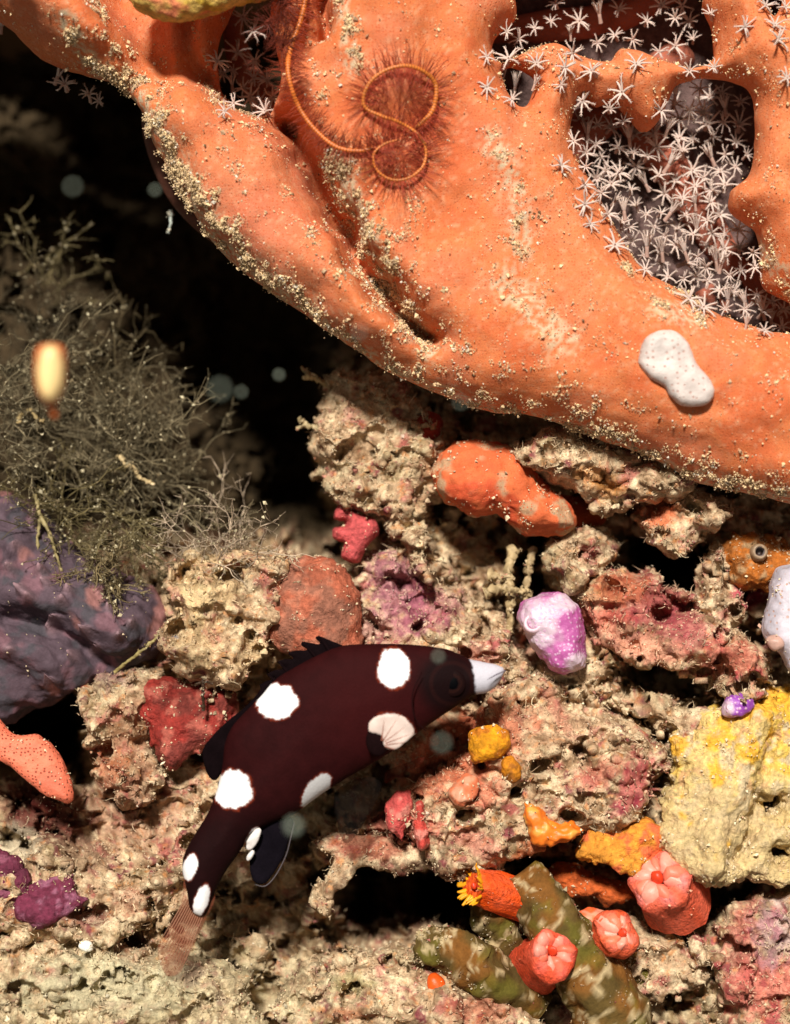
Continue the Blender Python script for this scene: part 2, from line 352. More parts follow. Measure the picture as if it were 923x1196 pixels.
# ------------------------------------------------------------------ reef ground (height field with real depth)
CT = np.array([(0,0,6.5),(150,200,7),(60,250,5.2),(0,330,3.6),(100,400,3.5),(200,400,4.8),(290,420,6.5),(320,560,4.2),(0,500,2.9),(150,520,2.9),(250,590,3.4),(300,610,3.6),(200,620,2.2),
 (0,650,1.5),(100,700,1.3),(180,760,1.1),(250,680,1.0),(220,740,.8),(280,720,.7),(300,650,1.6),(360,600,4.6),(345,500,6.5),(330,430,6.5),(335,570,6.0),(310,600,4.6),(420,460,2.6),(440,560,1.6),(400,520,1.7),
 (480,620,1.6),(420,700,1.0),(500,700,1.0),(560,680,1.5),(600,500,1.9),(560,540,1.4),(650,620,2.0),(610,700,2.0),(640,640,1.7),(700,560,1.2),(780,600,1.3),(780,655,2.4),(720,650,2.2),(700,700,1.0),
 (780,740,.8),(880,640,1.0),(900,600,1.4),(110,860,1.2),(60,860,2.8),(150,860,.6),(220,880,.6),(60,960,.6),(100,1050,.3),(50,1150,-.1),(180,1050,.2),(250,950,.5),(250,1180,0),(350,1180,.6),(330,1080,1.3),(290,1130,.6),(400,1150,.3),
 (440,1040,2.4),(540,1045,2.8),(380,1010,1.2),(500,960,.7),(420,940,.9),(300,880,.7),(400,850,.9),(520,860,.8),(620,850,.3),(680,800,.3),(720,860,.3),(620,930,.4),(700,930,.4),(760,900,.5),(850,900,.5),
 (600,1000,1.3),(680,1020,1.2),(700,1090,1.0),(640,1140,.9),(800,1100,.5),(880,1130,.3),(540,1120,.6),(760,1150,.8),(923,1050,.6),(500,1180,.2),(860,1050,1.2),
 (500,250,4),(800,300,3.2),(650,100,4),(923,450,3),(500,0,5),(900,0,4),(700,420,2.4),(-150,600,1.6),(-150,300,4),(-150,-100,7),(-150,1000,.5),(1070,600,1.5),(1070,900,.6),(1070,1200,.4),(460,1330,-.3),(0,1330,-.6),(900,1330,0),(1070,200,4),(300,-140,7)], float)
def reef_depth(x, y):
    x0, y0 = x, y; g0 = np.stack([x/100*2.2, y/100*2.2, np.zeros_like(x)], 1)
    wx = fbm(g0, 5, g=.62)*26; wy = fbm(g0+50, 5, g=.62)*26; x = x+wx; y = y+wy
    num = np.zeros_like(x); den = np.zeros_like(x)
    for cx, cy, d in CT:
        r2 = ((x-cx)**2+(y-cy)**2)/900+.35; w = r2**-2.1; num += w*d; den += w
    D = num/den
    def hole(cx, cy, rx, ry, a, dep):
        nonlocal D
        t = math.radians(a); dx = x-cx; dy = y-cy; u = (dx*math.cos(t)+dy*math.sin(t))/rx; v = (-dx*math.sin(t)+dy*math.cos(t))/ry
        D = D+dep*sstep(1.15, .8, np.sqrt(u*u+v*v))
    for hset in [(60,838,58,28,-12,2.2),(90,880,26,44,-30,1.5),(795,660,62,22,10,1.8),(765,640,30,20,0,1.2),(622,655,14,50,0,1.6),(760,795,44,16,12,.9),(880,742,20,14,30,1.0),(690,735,14,12,0,.8),
              (820,830,18,10,0,.8),(450,1030,90,42,4,1.2),(545,1050,50,40,0,1.4),(830,1065,56,14,-22,1.1),(700,1150,44,30,30,1.0),(600,1125,20,24,0,.6),(640,1020,70,12,8,1.0),(750,970,12,10,0,.7),(770,890,10,26,20,.5),
              (520,590,12,20,0,.7),(470,500,12,26,-30,.6),(620,905,10,8,0,.4),(390,1120,14,8,0,.4),(310,1150,20,8,0,.3),(590,900,18,14,0,.5),(130,830,14,12,0,.5)]: hole(*hset)
    for pts, w, dep in [([(660,818),(690,836),(730,842),(772,862)], 7, .8), ([(560,985),(600,1000),(650,1010)], 8, .5), ([(330,1160),(420,1140),(520,1150),(600,1165)], 4, .22), ([(360,1175),(460,1160),(540,1172)], 4, .2),
                        ([(400,1120),(470,1118),(540,1105)], 4, .18), ([(118,990),(140,1030),(142,1060)], 3, .2), ([(165,1100),(175,1160)], 3, .15)]:
        D = D+dep*np.exp(-(seg_dist(x, y, pts)/w)**2)
    g1 = np.stack([x0/100, y0/100, np.full_like(x0, 3.0)], 1); D = D+.55*sstep(.2, .42, fbm(g1*2.7, 4, g=.6))-.2*sstep(-.05, .06, fbm(g1*[1.5, 3, 1]+5, 4, g=.6))
    # strata and lumps that stand proud
    for pts, w, dep in [([(380,975),(440,968),(500,990)], 16, .7), ([(372,1062),(385,1030),(400,1000)], 9, 1.1), ([(400,1005),(440,990),(490,1003)], 8, 1.0), ([(600,640),(594,700),(600,740)], 6, .9), ([(570,690),(600,686),(622,690)], 5, .8),
                        ([(660,600),(700,640),(690,680)], 14, .5), ([(460,580),(492,620),(498,672)], 13, .9), ([(395,520),(395,560)], 22, .7), ([(240,650),(300,640),(340,640)], 16, .4)]:
        D = D-dep*np.exp(-(seg_dist(x, y, pts)/w)**2)
    return D
NX, NY = 450, 548; gx = np.linspace(-150, 1070, NX); gy = np.linspace(-150, 1330, NY)
GX, GY = np.meshgrid(gx, gy, indexing='ij'); D = reef_depth(GX.ravel(), GY.ravel())
s = sc_at(D); V = np.stack([(GX.ravel()-461.5)/100*s, D, (598-GY.ravel())/100*s], 1)
i, j = np.meshgrid(np.arange(NX-1), np.arange(NY-1), indexing='ij'); i = i.ravel(); j = j.ravel(); q = lambda a, b: a*NY+b
F = np.stack([q(i, j), q(i, j+1), q(i+1, j+1), q(i+1, j)], 1)
def rough_fn(seed=0., amp=1., fine=1.):
    def f(V):
        m = sstep(-.35, .35, fbm(V*1.1+seed+60, 2)); a = fbm(V*1.6+seed, 3)*.16+fbm(V*[5, 5, 8]+seed, 3, g=.6)*.065*(.4+m)-np.abs(noise(V*2.6+seed))*.06-.07*sstep(.3, .55, fbm(V*3.6+seed+13, 3))
        b = fbm(V*24+seed, 2, g=.7)*.024
        return (a+b*fine)*amp*.8
    return f
if normals(V, F)[:, 1].mean() > 0: F = F[:, ::-1]
V = displace(V, F, rough_fn(1.0, 1.1), 10); Nn = normals(V, F)
c = paint(V, rock_color(V, 2.0))
xx, yy = to_px(V)
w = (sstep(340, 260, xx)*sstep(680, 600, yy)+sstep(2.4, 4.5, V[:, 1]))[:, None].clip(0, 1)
c = c*(1-w)+w*(lin((62, 50, 34))*(1+.6*fbm(V*8, 3))[:, None])       # cave gloom painted in: rock colour darkens with depth and at upper left
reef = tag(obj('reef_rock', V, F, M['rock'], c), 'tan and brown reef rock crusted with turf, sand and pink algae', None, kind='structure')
RV, RN, RC = [V], [Nn], [c]                                         # where turf and grains may settle

# unseen reef mass added overhead, out of view, to shade the cave
h = .26; X = np.arange(-8, 12, h); Y = np.arange(.2, 10.5, h); Z = np.arange(5.6, 17, h)
XX, YY, ZZ = np.meshgrid(X, Y, Z, indexing='ij')
f = np.maximum(np.maximum(np.abs(XX-2)-9.2, np.abs(YY-6.3)-3.5), np.abs(ZZ-11.8)-4.9)
f = f+.9*fbm(np.stack([XX, YY, ZZ], -1).reshape(-1, 3)*.45, 2).reshape(f.shape); f[0] = 1; f[-1] = 1; f[:, 0] = 1; f[:, -1] = 1; f[..., 0] = 1; f[..., -1] = 1
V, F = surface_nets(f, (X[0], Y[0], Z[0]), h)
tag(obj('cave_shading_mass', V, F, M['rock'], np.tile(BROWN, (len(V), 1))), 'unseen brown reef mass added overhead to shade the cave', None, kind='structure')

# ------------------------------------------------------------------ separate encrusted rocks
def rock(pts, d, T, R, label, seed, amp=1.0, raise_fn=None, warp=.13, tilt=(0, .25), grainw=1.0, hh=.029, warm=0., power=2.4):
    def rf(px, py):
        g = np.stack([px.ravel()/100, py.ravel()/100, np.full(px.size, seed)], 1)
        a = fbm(g*1.9, 4, g=.6)*.30; p_ = sstep(.26, .5, fbm(g*2.6+11, 3, g=.5)); l = sstep(-.12, .12, fbm(g*[1.4, 2.6, 1]+5, 4, g=.5))
        return (a-.42*p_+.16*l).reshape(px.shape)*min(1, T/.4)
    V, F = poly_shape(pts, d, T, R, h=hh, warp=warp*1.7, wf=2.6, seed=seed, tilt=tilt, raise_fn=raise_fn or rf, power=power)
    V = displace(V, F, rough_fn(seed, .8*amp), 8); N = normals(V, F)
    fx, fy = to_px(V[F[:, 0]]); F = F[((V[F[:, 0], 1] < d+T*.55) | (N[F[:, 0], 1] < .2)) & (fx > -60) & (fx < 985) & (fy < 1260)]      # the side sunk in the reef is left open
    us = np.unique(F); mp = np.zeros(len(V), np.int64); mp[us] = np.arange(len(us)); V = V[us]; N = N[us]; F = mp[F]
    c = paint(V, rock_color(V, seed, warm))
    o = tag(obj('encrusted_rock', V, F, M['rock'], c), label, 'rock', 'rocks crusted with turf and sand')
    RV.append(V); RN.append(N); RC.append(c); return o
rock([(558,820),(600,790),(650,786),(690,826),(730,846),(775,872),(770,920),(748,958),(700,985),(650,972),(618,985),(585,1010),(540,1012),(496,990),(465,958),(462,925),(500,905),(552,880)], .35, .55, .5, 'large sandy rock below the fish head, with the orange knob on its left edge', 3.1)
rock([(672,700),(712,662),(752,672),(800,690),(838,720),(880,760),(905,800),(860,815),(832,806),(800,786),(745,778),(716,752),(690,742)], .45, .5, .4, 'rock with a broad crimson crust between the lilac sea squirt and the right edge', 5.7, warm=.3)
rock([(196,668),(240,650),(300,642),(345,650),(330,700),(322,745),(292,800),(256,812),(226,792),(196,752),(205,700)], .5, .55, .4, 'pale cream rock with a coarse grainy face above the fish tail fin', 9.3)
rock([(368,530),(366,500),(372,470),(380,430),(430,440),(480,462),(520,500),(524,548),(498,590),(500,630),(505,676),(492,670),(474,622),(430,600),(400,580),(376,566)], 1.1, .6, .4, 'crumbly tan rock hanging at the cave mouth under the orange coral', 12.1, amp=1.3)
rock([(600,512),(650,505),(700,520),(748,532),(800,556),(786,586),(740,586),(700,592),(668,570),(630,552),(600,540)], .45, .5, .3, 'long crumbly crust of turf tucked under the lower edge of the coral', 15.9, amp=1.3)
rock([(742,596),(770,580),(806,574),(846,592),(838,616),(806,640),(782,646),(756,630)], .55, .5, .3, 'small knob with an orange face under the coral at the right', 18.4, warp=.09)
rock([(824,640),(846,634),(852,664),(868,700),(862,740),(836,752),(816,726),(812,690)], .5, .4, .3, 'pale upright nub of rock left of the amber sponge', 21.2, warp=.08)
rock([(430,655),(470,640),(520,680),(560,700),(600,740),(620,790),(560,800),(480,790),(420,760),(418,700)], .95, .55, .5, 'mauve mottled rock slope behind the back of the fish', 24.2, warm=.2)
rock([(100,800),(150,780),(190,800),(180,880),(200,920),(150,930),(120,900),(110,850)], .55, .5, .35, 'greenish tan rock left of the red sponge', 27.3)
rock([(-60,1110),(40,1090),(150,1105),(260,1130),(300,1180),(300,1290),(-80,1290)], -.1, .55, .6, 'pale sandy rock filling the bottom left corner', 30.4, amp=1.1)
rock([(636,780),(670,768),(706,790),(760,806),(826,836),(806,880),(776,862),(740,836),(700,822),(655,805)], .62, .35, .35, 'sandy ledge between the lilac sea squirt and the yellow sponge', 33.3)
rock([(800,1120),(850,1060),(920,1040),(1000,1060),(1000,1220),(860,1230),(840,1160)], .25, .5, .45, 'rock with pink crusts at the bottom right corner', 36.9, warm=.3)
rock([(330,1150),(420,1120),(520,1115),(600,1160),(640,1230),(480,1270),(330,1250)], .15, .5, .45, 'layered grey tan rock at the bottom edge, right of the fish tail', 39.1)
rock([(630,640),(660,626),(700,616),(730,640),(704,664),(676,692),(652,694),(640,670)], .75, .4, .25, 'dusty ridge of turf above the lilac sea squirt', 42.5, amp=1.4)
rock([(690,1085),(760,1075),(830,1100),(820,1140),(770,1165),(720,1150)], .5, .4, .3, 'grey olive rock below the right hand cup coral', 45.5)
rock([(0,1010),(60,985),(120,1000),(180,1000),(230,960),(260,1000),(210,1050),(150,1090),(60,1100),(-60,1080)], .25, .5, .45, 'mixed tan and maroon rock left of the fish tail', 48.5)

rock([(370,1064),(366,1046),(384,1026),(388,1002),(368,986),(400,974),(440,982),(480,996),(520,986),(548,1004),(510,1018),(466,1014),(424,1014),(410,1034),(394,1044),(384,1068)], .1, .16, .14, 'ragged crumbly ledge with a hanging spur along the upper lip of the dark hollow', 51.3, warp=.07, amp=.8)
# ------------------------------------------------------------------ the orange coral
z3 = lambda a: [(540+.415*x, .415*y) for x, y in a]
WIN = [z3([(195,-60),(150,60),(92,118),(84,165),(118,188),(235,128),(330,160),(390,184),(425,172),(440,138),(520,158),(620,192),(700,178),(704,100),(668,20),(660,-60)]),
       z3([(112,205),(120,268),(165,318),(192,290),(204,235),(170,203)]),
       z3([(322,283),(303,380),(318,460),(370,530),(420,650),(500,770),(620,840),(740,905),(900,945),(1010,940),(1000,880),(850,820),(834,740),(815,655),(752,605),(744,548),(800,492),(812,330),(790,262),(720,228),(612,232),(588,262),(560,330),(520,372),(480,345),(420,292),(375,302),(345,275)]),
       z3([(820,-40),(835,45),(860,75),(890,30),(890,-40)]),
       [(258,40),(256,100),(282,132),(318,130),(330,90),(318,30),(322,-10),(290,-10)]]
CO = [(-160,-260),(-170,-60),(-60,-10),(0,28),(28,50),(62,80),(100,92),(140,104),(166,128),(182,168),(206,216),(238,268),(272,308),(312,338),(352,366),(402,402),(452,434),(502,457),(560,480),(622,486),(680,508),(742,528),(800,558),(862,577),(925,592),(1060,625),(1130,500),(1130,-260)]
CR = [ # (polyline, width px, raise)
 ([(60,20),(120,70),(190,150),(250,230),(330,300),(430,380)], 46, .35), ([(0,-30),(60,20),(110,50)], 30, .25),
 ([(470,-60),(430,60),(430,180),(470,290),(560,380),(700,440),(900,520),(1000,540)], 90, .45), ([(450,0),(440,90)], 50, .12),
 ([(560,60),(590,180),(680,300),(780,390),(923,450)], 60, .30), ([(880,-30),(890,120),(880,230),(923,280),(1000,300)], 46, .35),
 ([(215,90),(240,140),(300,200)], 36, .22), ([(325,0),(325,60),(345,110)], 20, .35), ([(-20,10),(40,30)], 26, .1)]
CC = [([(338,150),(366,210),(394,270),(428,318),(464,362),(500,395)], 17, 1.05), ([(150,-10),(175,40),(190,90)], 34, .7), ([(230,-10),(225,50),(232,95)], 16, .45), ([(385,-20),(384,30),(378,60)], 8, .7), ([(240,95),(262,120),(330,150),(345,150)], 10, .25),
      ([(630,200),(690,290),(760,360)], 12, .05), ([(352,-20),(362,70)], 10, .25)]
def coral_raise(px, py):
    g0 = np.stack([px.ravel()/100*1.4, py.ravel()/100*1.4, np.zeros(px.size)], 1)
    wx = (fbm(g0, 3)*16).reshape(px.shape); wy = (fbm(g0+9, 3)*16).reshape(px.shape); x = px+wx; y = py+wy
    r = np.zeros_like(px)
    for pts, w, a in CR: r = r+a*np.exp(-(seg_dist(x, y, pts)/w)**2)
    for pts, w, a in CC: r = r-a*np.exp(-(seg_dist(x, y, pts)/w)**2)
    r = r+.09*fbm(g0*1.3+3, 3).reshape(px.shape)
    return r
V, F = poly_shape(CO, 0.05, .62, .58, h=.048, raise_fn=coral_raise, warp=.03, wf=2.5, holes=WIN, smooth_n=4, power=2.0)
V = relax(V, F, 2, .5)
V = displace(V, F, lambda V: fbm(V*7, 3)*.010+fbm(V*1.6, 2)*.03)
cN = normals(V, F); x, y = to_px(V)
n1 = fbm(V*1.1+4, 3); n2 = fbm(V*5+4, 3)
c = np.tile(lin((217, 122, 74)), (len(V), 1))
def mixc(c, col, w): w = np.clip(w, 0, 1)[:, None]; return c*(1-w)+lin(col)*w
c = mixc(c, (214, 122, 88), sstep(-.1, .4, n1)*.6); c = mixc(c, (208, 98, 58), sstep(.05, .4, -n1+.3*n2)*.6)
c = mixc(c, (222, 130, 82), sstep(560, 700, x)*sstep(420, 300, y)*.7)
c = mixc(c, (212, 132, 104), sstep(420, 300, x)*sstep(120, 260, y)*.55)      # paler dusty lobe at the left
c = mixc(c, (150, 118, 92), sstep(14, 0, seg_dist(x, y, [(400,200),(440,300),(490,385)]))*.6)
c = mixc(c, (196, 88, 52), sstep(90, 30, np.hypot(x-500, y-170))*.5)
_B = [([(75,20),(95,60),(130,95),(180,150)], 13), ([(140,92),(185,160),(230,240),(262,290),(350,360)], 17), ([(400,0),(412,80)], 10), ([(395,190),(425,260),(450,320),(500,410)], 14), ([(575,165),(605,220),(612,290)], 14), ([(350,365),(450,432),(560,478),(680,506),(800,556),(923,585)], 13), ([(880,285),(905,310),(930,345)], 13), ([(590,330),(660,400)], 20), ([(770,360),(815,372)], 14)]
dn = sum(np.exp(-(seg_dist(x, y, p_)/w_)**2) for p_, w_ in _B); f3 = fbm(V*19, 3, g=.75)
c = mixc(c, (206, 188, 156), (sstep(-.12+.25*(1-dn.clip(0, 1)), .08+.2*(1-dn.clip(0, 1)), f3)*(.10+1.1*dn.clip(0, 1))).clip(0, 1)*.9)
c = mixc(c, (226, 172, 134), sstep(.34, .5, fbm(V*26+7, 2))*.45)
coralE = empty('orange_coral', P(520, 480, 0), 'huge smooth orange coral arching across the top, with star-shaped white polyps in its openings', 'coral')
coral = obj('branch', V, F, M['coral'], c, coralE); CV, CN, CP = V, cN, (x, y)
# deeper branches seen through the openings
def back_branch(pts, rad, colr, d):
    p = np.array([P(a, b, d+e) for a, b, e in pts]); V, F, c = tube1(p, rad, 14, colr, 8)
    V = V+fbm(V*3, 3)[:, None]*.03*np.array([1, 1, 1]); n2 = fbm(V*4, 2)
    obj('inner_branch', V, F, M['coral'], c*(1+.35*n2[:, None]), coralE); return p
bb = []
for pts, rad in [([(560,330,.6),(640,200,.1),(720,120,.2),(800,60,.4)], (.3,.28,.25,.2)), ([(700,90,.2),(760,170,.1),(800,220,.2),(850,300,.4),(930,380,.5)], (.16,.2,.24,.2,.2)),
                 ([(560,40,.5),(640,30,.3),(720,20,.4),(820,-30,.4)], (.14,.2,.2,.2)), ([(270,20,.3),(285,80,.2),(330,140,.2)], (.12,.16,.2)),
                 ([(800,340,.6),(850,350,.5),(930,360,.6)], (.2,.2,.2))]:
    bb.append(back_branch(pts, rad, (176, 104, 84), 0.62))
tag(obj('brown_lobe', *(lambda V, F: (V, F))(*poly_shape([(168,120),(190,150),(215,220),(250,262),(262,290),(228,268),(196,232),(176,190),(166,150)], .9, .14, .12, h=.025)), M['sponge'], None, coralE), 'thin dull brown edge behind the lower left rim')
bpy.data.objects['brown_lobe'].data.materials.clear(); bpy.data.objects['brown_lobe'].data.materials.append(material('brown_tissue', .6, 20, .3, .4, base=(104, 62, 48)))
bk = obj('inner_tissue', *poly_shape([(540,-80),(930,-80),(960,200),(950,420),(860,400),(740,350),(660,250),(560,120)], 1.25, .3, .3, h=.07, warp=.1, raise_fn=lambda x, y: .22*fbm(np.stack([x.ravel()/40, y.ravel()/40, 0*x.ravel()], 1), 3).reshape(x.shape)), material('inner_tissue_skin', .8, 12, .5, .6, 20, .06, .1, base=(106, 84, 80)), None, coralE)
# more
# polyps: eight pinnate tentacles round a mouth on a short stalk
def polyp_mesh(k):
    g = np.random.default_rng(50+k); nt_ = 8; op = [1.25, 1.45, 1.1, 1.35, .85, .25][k]
    T, R = [], []
    for t in range(nt_):
        a = 2*math.pi*t/nt_+g.normal()*.14; Lh = .135*(1+g.normal()*.12); o_ = op+g.normal()*.14
        pts = []
        for q_ in range(4):
            u = q_/3; rr = Lh*u*math.sin(o_)+.012; zz = Lh*u*math.cos(o_)+.02*math.sin(u*3)
            pts.append((rr*math.cos(a+.1*u*g.normal()), rr*math.sin(a), zz))
        T.append(pts); R.append((.0125, .012, .0085, .003))
    # small pinnules along each tentacle
    A = tubes(np.array(T), np.array(R), 4, lin((214, 190, 178))[None])
    T2 = []
    for tt in np.array(T):
        for u in (1, 2, 2.5):
            i0 = int(u); b = tt[min(i0, 3)]*(1-(u-i0))+tt[min(i0+1, 3)]*(u-i0); dr = tt[3]-tt[0]; dr /= np.linalg.norm(dr); sd = np.cross(dr, (0, 0, 1.0)); sd /= np.linalg.norm(sd)+1e-6
            for sg in (-1, 1): T2.append([b, b+(sd*sg*.6+dr*.8)*.026])
    B = tubes(np.array(T2), np.array([[.004, .0015]]*len(T2)), 3, lin((214, 190, 172))[None])
    S = tubes(np.array([[(0, 0, -.11), (0, 0, -.05), (0, 0, 0), (0, 0, .018)]]), np.array([[.024, .02, .02, .006]]), 6, lin((190, 156, 142))[None])
    V, F, c = join(A, B, S); me = mesh_data('polyp', V, F, c); me.materials.append(M['polyp']); return me
PM = [polyp_mesh(k) for k in range(6)]
zp = z3([(205,80),(305,95),(125,90),(70,160),(130,165),(265,10),(385,35),(440,25),(520,60),(560,15),(620,15),(640,60),(650,110),(700,40),(430,100),(380,120),(555,145),(490,180),(210,180),(290,190),(365,200),(205,235),(140,280),(280,240),(70,245),(450,260),(640,200),(710,190),(600,290),(730,260),(740,300),(640,310),(380,350),(540,375),(440,415),(650,390),(740,435),(280,465),(390,440),(490,470),(585,460),(680,500),(740,520),(345,520),(515,515),(600,510),(430,565),(345,575),(490,580),(590,595),(655,570),(725,605),(360,630),(450,630),(540,640),(650,660),(740,660),(690,690),(430,690),(480,680),(510,720),(560,740),(630,740),(785,760),(690,790),(740,870),(795,870),(845,880),(855,15),(795,75),(890,110),(915,220),(800,910),(900,920),(850,930),(620,425),(520,440),(570,545),(330,340),(420,360),(700,440),(690,350),(560,310),(780,350),(770,470),(620,560),(560,600),(700,570),(600,690),(780,700),(730,740),(660,780),(830,830),(870,900),(600,50),(330,60),(480,110),(250,60),(160,110),(600,130),(310,150),(670,250),(520,690),(470,640),(690,620),(910,20),(880,70),(905,870),(580,780),(640,840),(350,430)])
_w = np.array(catmull(WIN[2], 4)); _g = np.random.default_rng(77); _a = _g.uniform([665, 110], [905, 385], (1800, 2)); _k = poly_sdf(_a[:, 0], _a[:, 1], _w) > 3; _a = _a[_k]; _sel = []
for a_ in _a:
    if all((a_[0]-b_[0])**2+(a_[1]-b_[1])**2 > 210 for b_ in _sel+zp): _sel.append((float(a_[0]), float(a_[1])))
zp = zp+_sel[:80]
zl = [(180+.2167*a, .2167*b) for a, b in [(535,165),(450,280),(545,325),(365,395),(430,380),(420,450),(480,475),(610,430),(600,600),(430,555),(380,600),(540,420),(520,520),(640,520),(340,330),(480,90),(560,560)]]
zo = [(6, 10), (2, 30), (14, 4), (68, 88), (76, 98), (104, 110), (116, 118)]
# front surface depth of the coral by pixel cell
cell = {}
for a, b, dpt in zip((CP[0]//8).astype(int), (CP[1]//8).astype(int), CV[:, 1]):
    k = (a, b)
    if k not in cell or dpt < cell[k]: cell[k] = dpt
bbp = np.concatenate([catmull(p, 8, False) for p in bb]); bx, by = to_px(bbp)
for n_, (a, b) in enumerate(zp+zl+zo):
    k = (int(a//8), int(b//8)); dp = cell.get(k)
    jd = np.hypot(bx-a, by-b).min()
    if dp is None or dp > .3: dp = .34+.35*random.random() if (n_ < len(zp)) else .5
    if n_ >= len(zp)+len(zl): dp = .35
    o = bpy.data.objects.new('polyp', PM[random.choice([0, 0, 1, 1, 2, 3, 3, 4, 5])]); COL.objects.link(o); o.parent = coralE
    p = P(a, b, dp-.07)
    dirv = Vector((random.gauss(-.05, .3), -1, random.gauss(.2, .32))).normalized()
    if o.data == PM[5]: dirv = Vector((random.gauss(.1, .3), -.45, random.gauss(.9, .3))).normalized()
    o.location = Vector(p)-coralE.location; o.rotation_euler = dirv.to_track_quat('Z', 'Y').to_euler()
    o.rotation_euler.rotate_axis('Z', random.random()*6); o.scale = [random.uniform(.75, 1.3)]*3
# rods of closed polyps low in the big opening
for (a, b) in z3([(520,700),(562,705),(625,705),(795,850),(845,870),(715,730),(748,840),(600,262),(150,240),(115,215),(660,640),(470,385)]):
    o = bpy.data.objects.new('polyp', PM[5]); COL.objects.link(o); o.parent = coralE
    o.location = Vector(P(a, b, .35))-coralE.location; o.rotation_euler = Vector((random.gauss(0, .25), -.5, 1)).to_track_quat('Z', 'Y').to_euler(); o.scale = (1.1, 1.1, 1.3)

# ------------------------------------------------------------------ sediment on the coral
x, y = CP; front = np.maximum((-cN[:, 1]*.7+cN[:, 2]*.8).clip(0, 1)**.7, .5*(-cN[:, 1] > .15))
BANDS = [([(75,20),(95,60),(130,95),(180,150)], 12, 9), ([(140,92),(185,160),(230,240),(262,290)], 24, 17), ([(210,180),(280,300),(350,352)], 15, 13), ([(100,0),(135,60),(160,110)], 12, 7), ([(260,170),(270,230),(300,320)], 22, 3),
         ([(402,-10),(408,40),(418,80)], 9, 14), ([(380,90),(372,140),(400,160)], 12, 4), ([(395,190),(425,260),(450,310)], 15, 20), ([(470,230),(455,300),(480,380)], 24, 3.5), ([(430,320),(500,400),(570,420)], 20, 5),
         ([(330,230),(410,340),(450,400)], 12, 3), ([(575,165),(600,200),(612,290)], 14, 8), ([(600,270),(640,250),(655,215)], 10, 5), ([(590,330),(640,360),(660,400)], 28, 3), ([(350,365),(450,432),(560,478),(680,506),(800,556),(923,585)], 18, 9),
         ([(480,430),(600,470),(760,520),(900,565)], 26, 3), ([(770,360),(800,350),(815,372)], 15, 8), ([(880,285),(905,310),(930,345)], 14, 14), ([(725,450),(735,480),(700,500)], 14, 3), ([(640,440),(700,470)], 25, 3), ([(600,400),(610,430)], 18, 3),
         ([(730,305),(738,330)], 8, 10), ([(860,420),(900,440)], 14, 3), ([(250,120),(300,140)], 12, 2), ([(430,180),(490,205)], 18, 1.5)]
den = .5+1.6*sstep(.0, .4, fbm(CV*1.3+30, 3))
for pts, wd, a in BANDS: den = den+a*np.exp(-(seg_dist(x, y, pts)/wd)**2)
cl = fbm(CV*4.5+8, 4, g=.65); w = den*front*sstep(-.05, .30, cl)**1.5*((x > -30) & (x < 960) & (y > -30))
Pc, i = sample(CV, cN, w, 52000, lift=.003)
sz = (rng.lognormal(math.log(.0070), .55, len(Pc))*(1+.35*sstep(3, 10, den[i]))).clip(.004, .034); k = rng.random(len(Pc))
CR2 = lin((228, 198, 152))
gc = np.where(k[:, None] < .6, CR2*1.1, np.where(k[:, None] < .85, TAN*1.15, np.where(k[:, None] < .95, lin((236, 226, 206)), BROWN)))*rng.uniform(.75, 1.15, (len(Pc), 1))
Pl, Fl, Cl = grains(Pc, sz, gc)
# piled clumps: extra grains stacked on the densest spots
Pc, i = sample(CV, cN, w*sstep(6, 12, den), 7000, jit=.025, lift=rng.uniform(.0, .035, 7000)); sz = rng.lognormal(math.log(.0095), .45, 7000).clip(.005, .026)
gc = np.where(rng.random((7000, 1)) < .7, CR2*1.05, TAN)*rng.uniform(.75, 1.2, (7000, 1)); A2 = grains(Pc, sz, gc)
V, F, c = join((Pl, Fl, Cl), A2)
tag(obj('sediment_grains', V, F, M['grain'], c, smooth=False), 'cream sand grains dusted over the orange coral', 'sediment', kind='stuff')

# ------------------------------------------------------------------ brittle star curled on the coral
def surf_depth(a, b, default=-.5):
    best = None
    for da in (-1, 0, 1):
        for db in (-1, 0, 1):
            v = cell.get((int(a//8)+da, int(b//8)+db))
            if v is not None and (best is None or v < best): best = v
    return default if best is None else best
z2 = lambda a: [(300+.3467*x, .3467*y) for x, y in a]
armA = z2([(175,-60),(150,60),(118,150),(105,230),(125,320),(160,390),(210,450),(270,495),(340,508),(410,495)])
armB = z2([(520,440),(560,410),(595,365),(604,290),(570,245),(510,222),(450,230),(395,262),(362,315),(366,362),(420,390),(480,412),(535,445),(568,495),(562,555),(515,598),(455,605),(405,572),(394,520),(430,485),(480,470)])
bs = empty('brittle_star', P(470, 215, surf_depth(470, 215)), 'orange brittle star with thin curled arms and hair-fine spines clinging to the coral', 'brittle star')
def arm(path, r0, r1, colr, lift):
    p2 = catmull(path, 10, False); d = np.array([surf_depth(a, b) for a, b in p2]); kk = np.ones(9)/9; d = np.convolve(np.pad(d, 4, mode='edge'), kk, 'valid')
    pts = np.array([P(a, b, dd-lift) for (a, b), dd in zip(p2, d)])
    L = np.concatenate([[0], np.cumsum(np.linalg.norm(np.diff(pts, axis=0), axis=1))]); n = int(L[-1]/.0125); t = np.linspace(0, L[-1], n)
    pts = np.stack([np.interp(t, L, pts[:, k]) for k in range(3)], 1); r = np.linspace(r0, r1, n)*(1+.13*np.sin(t/.034*2*math.pi)+.12*noise(np.stack([t*9, t*0+.5, t*0], 1)))
    V, F, c = tubes(pts[None], r[None], 8, lin(colr)[None]); band = (.5+.5*np.sin(t/.034*2*math.pi))*(.8+.6*noise(np.stack([t*4, t*0+2.5, t*0], 1))); c = c*(.42+.95*np.repeat(band, 8))[:, None]
    obj('arm', V, F, M['smooth'], c, bs); return pts
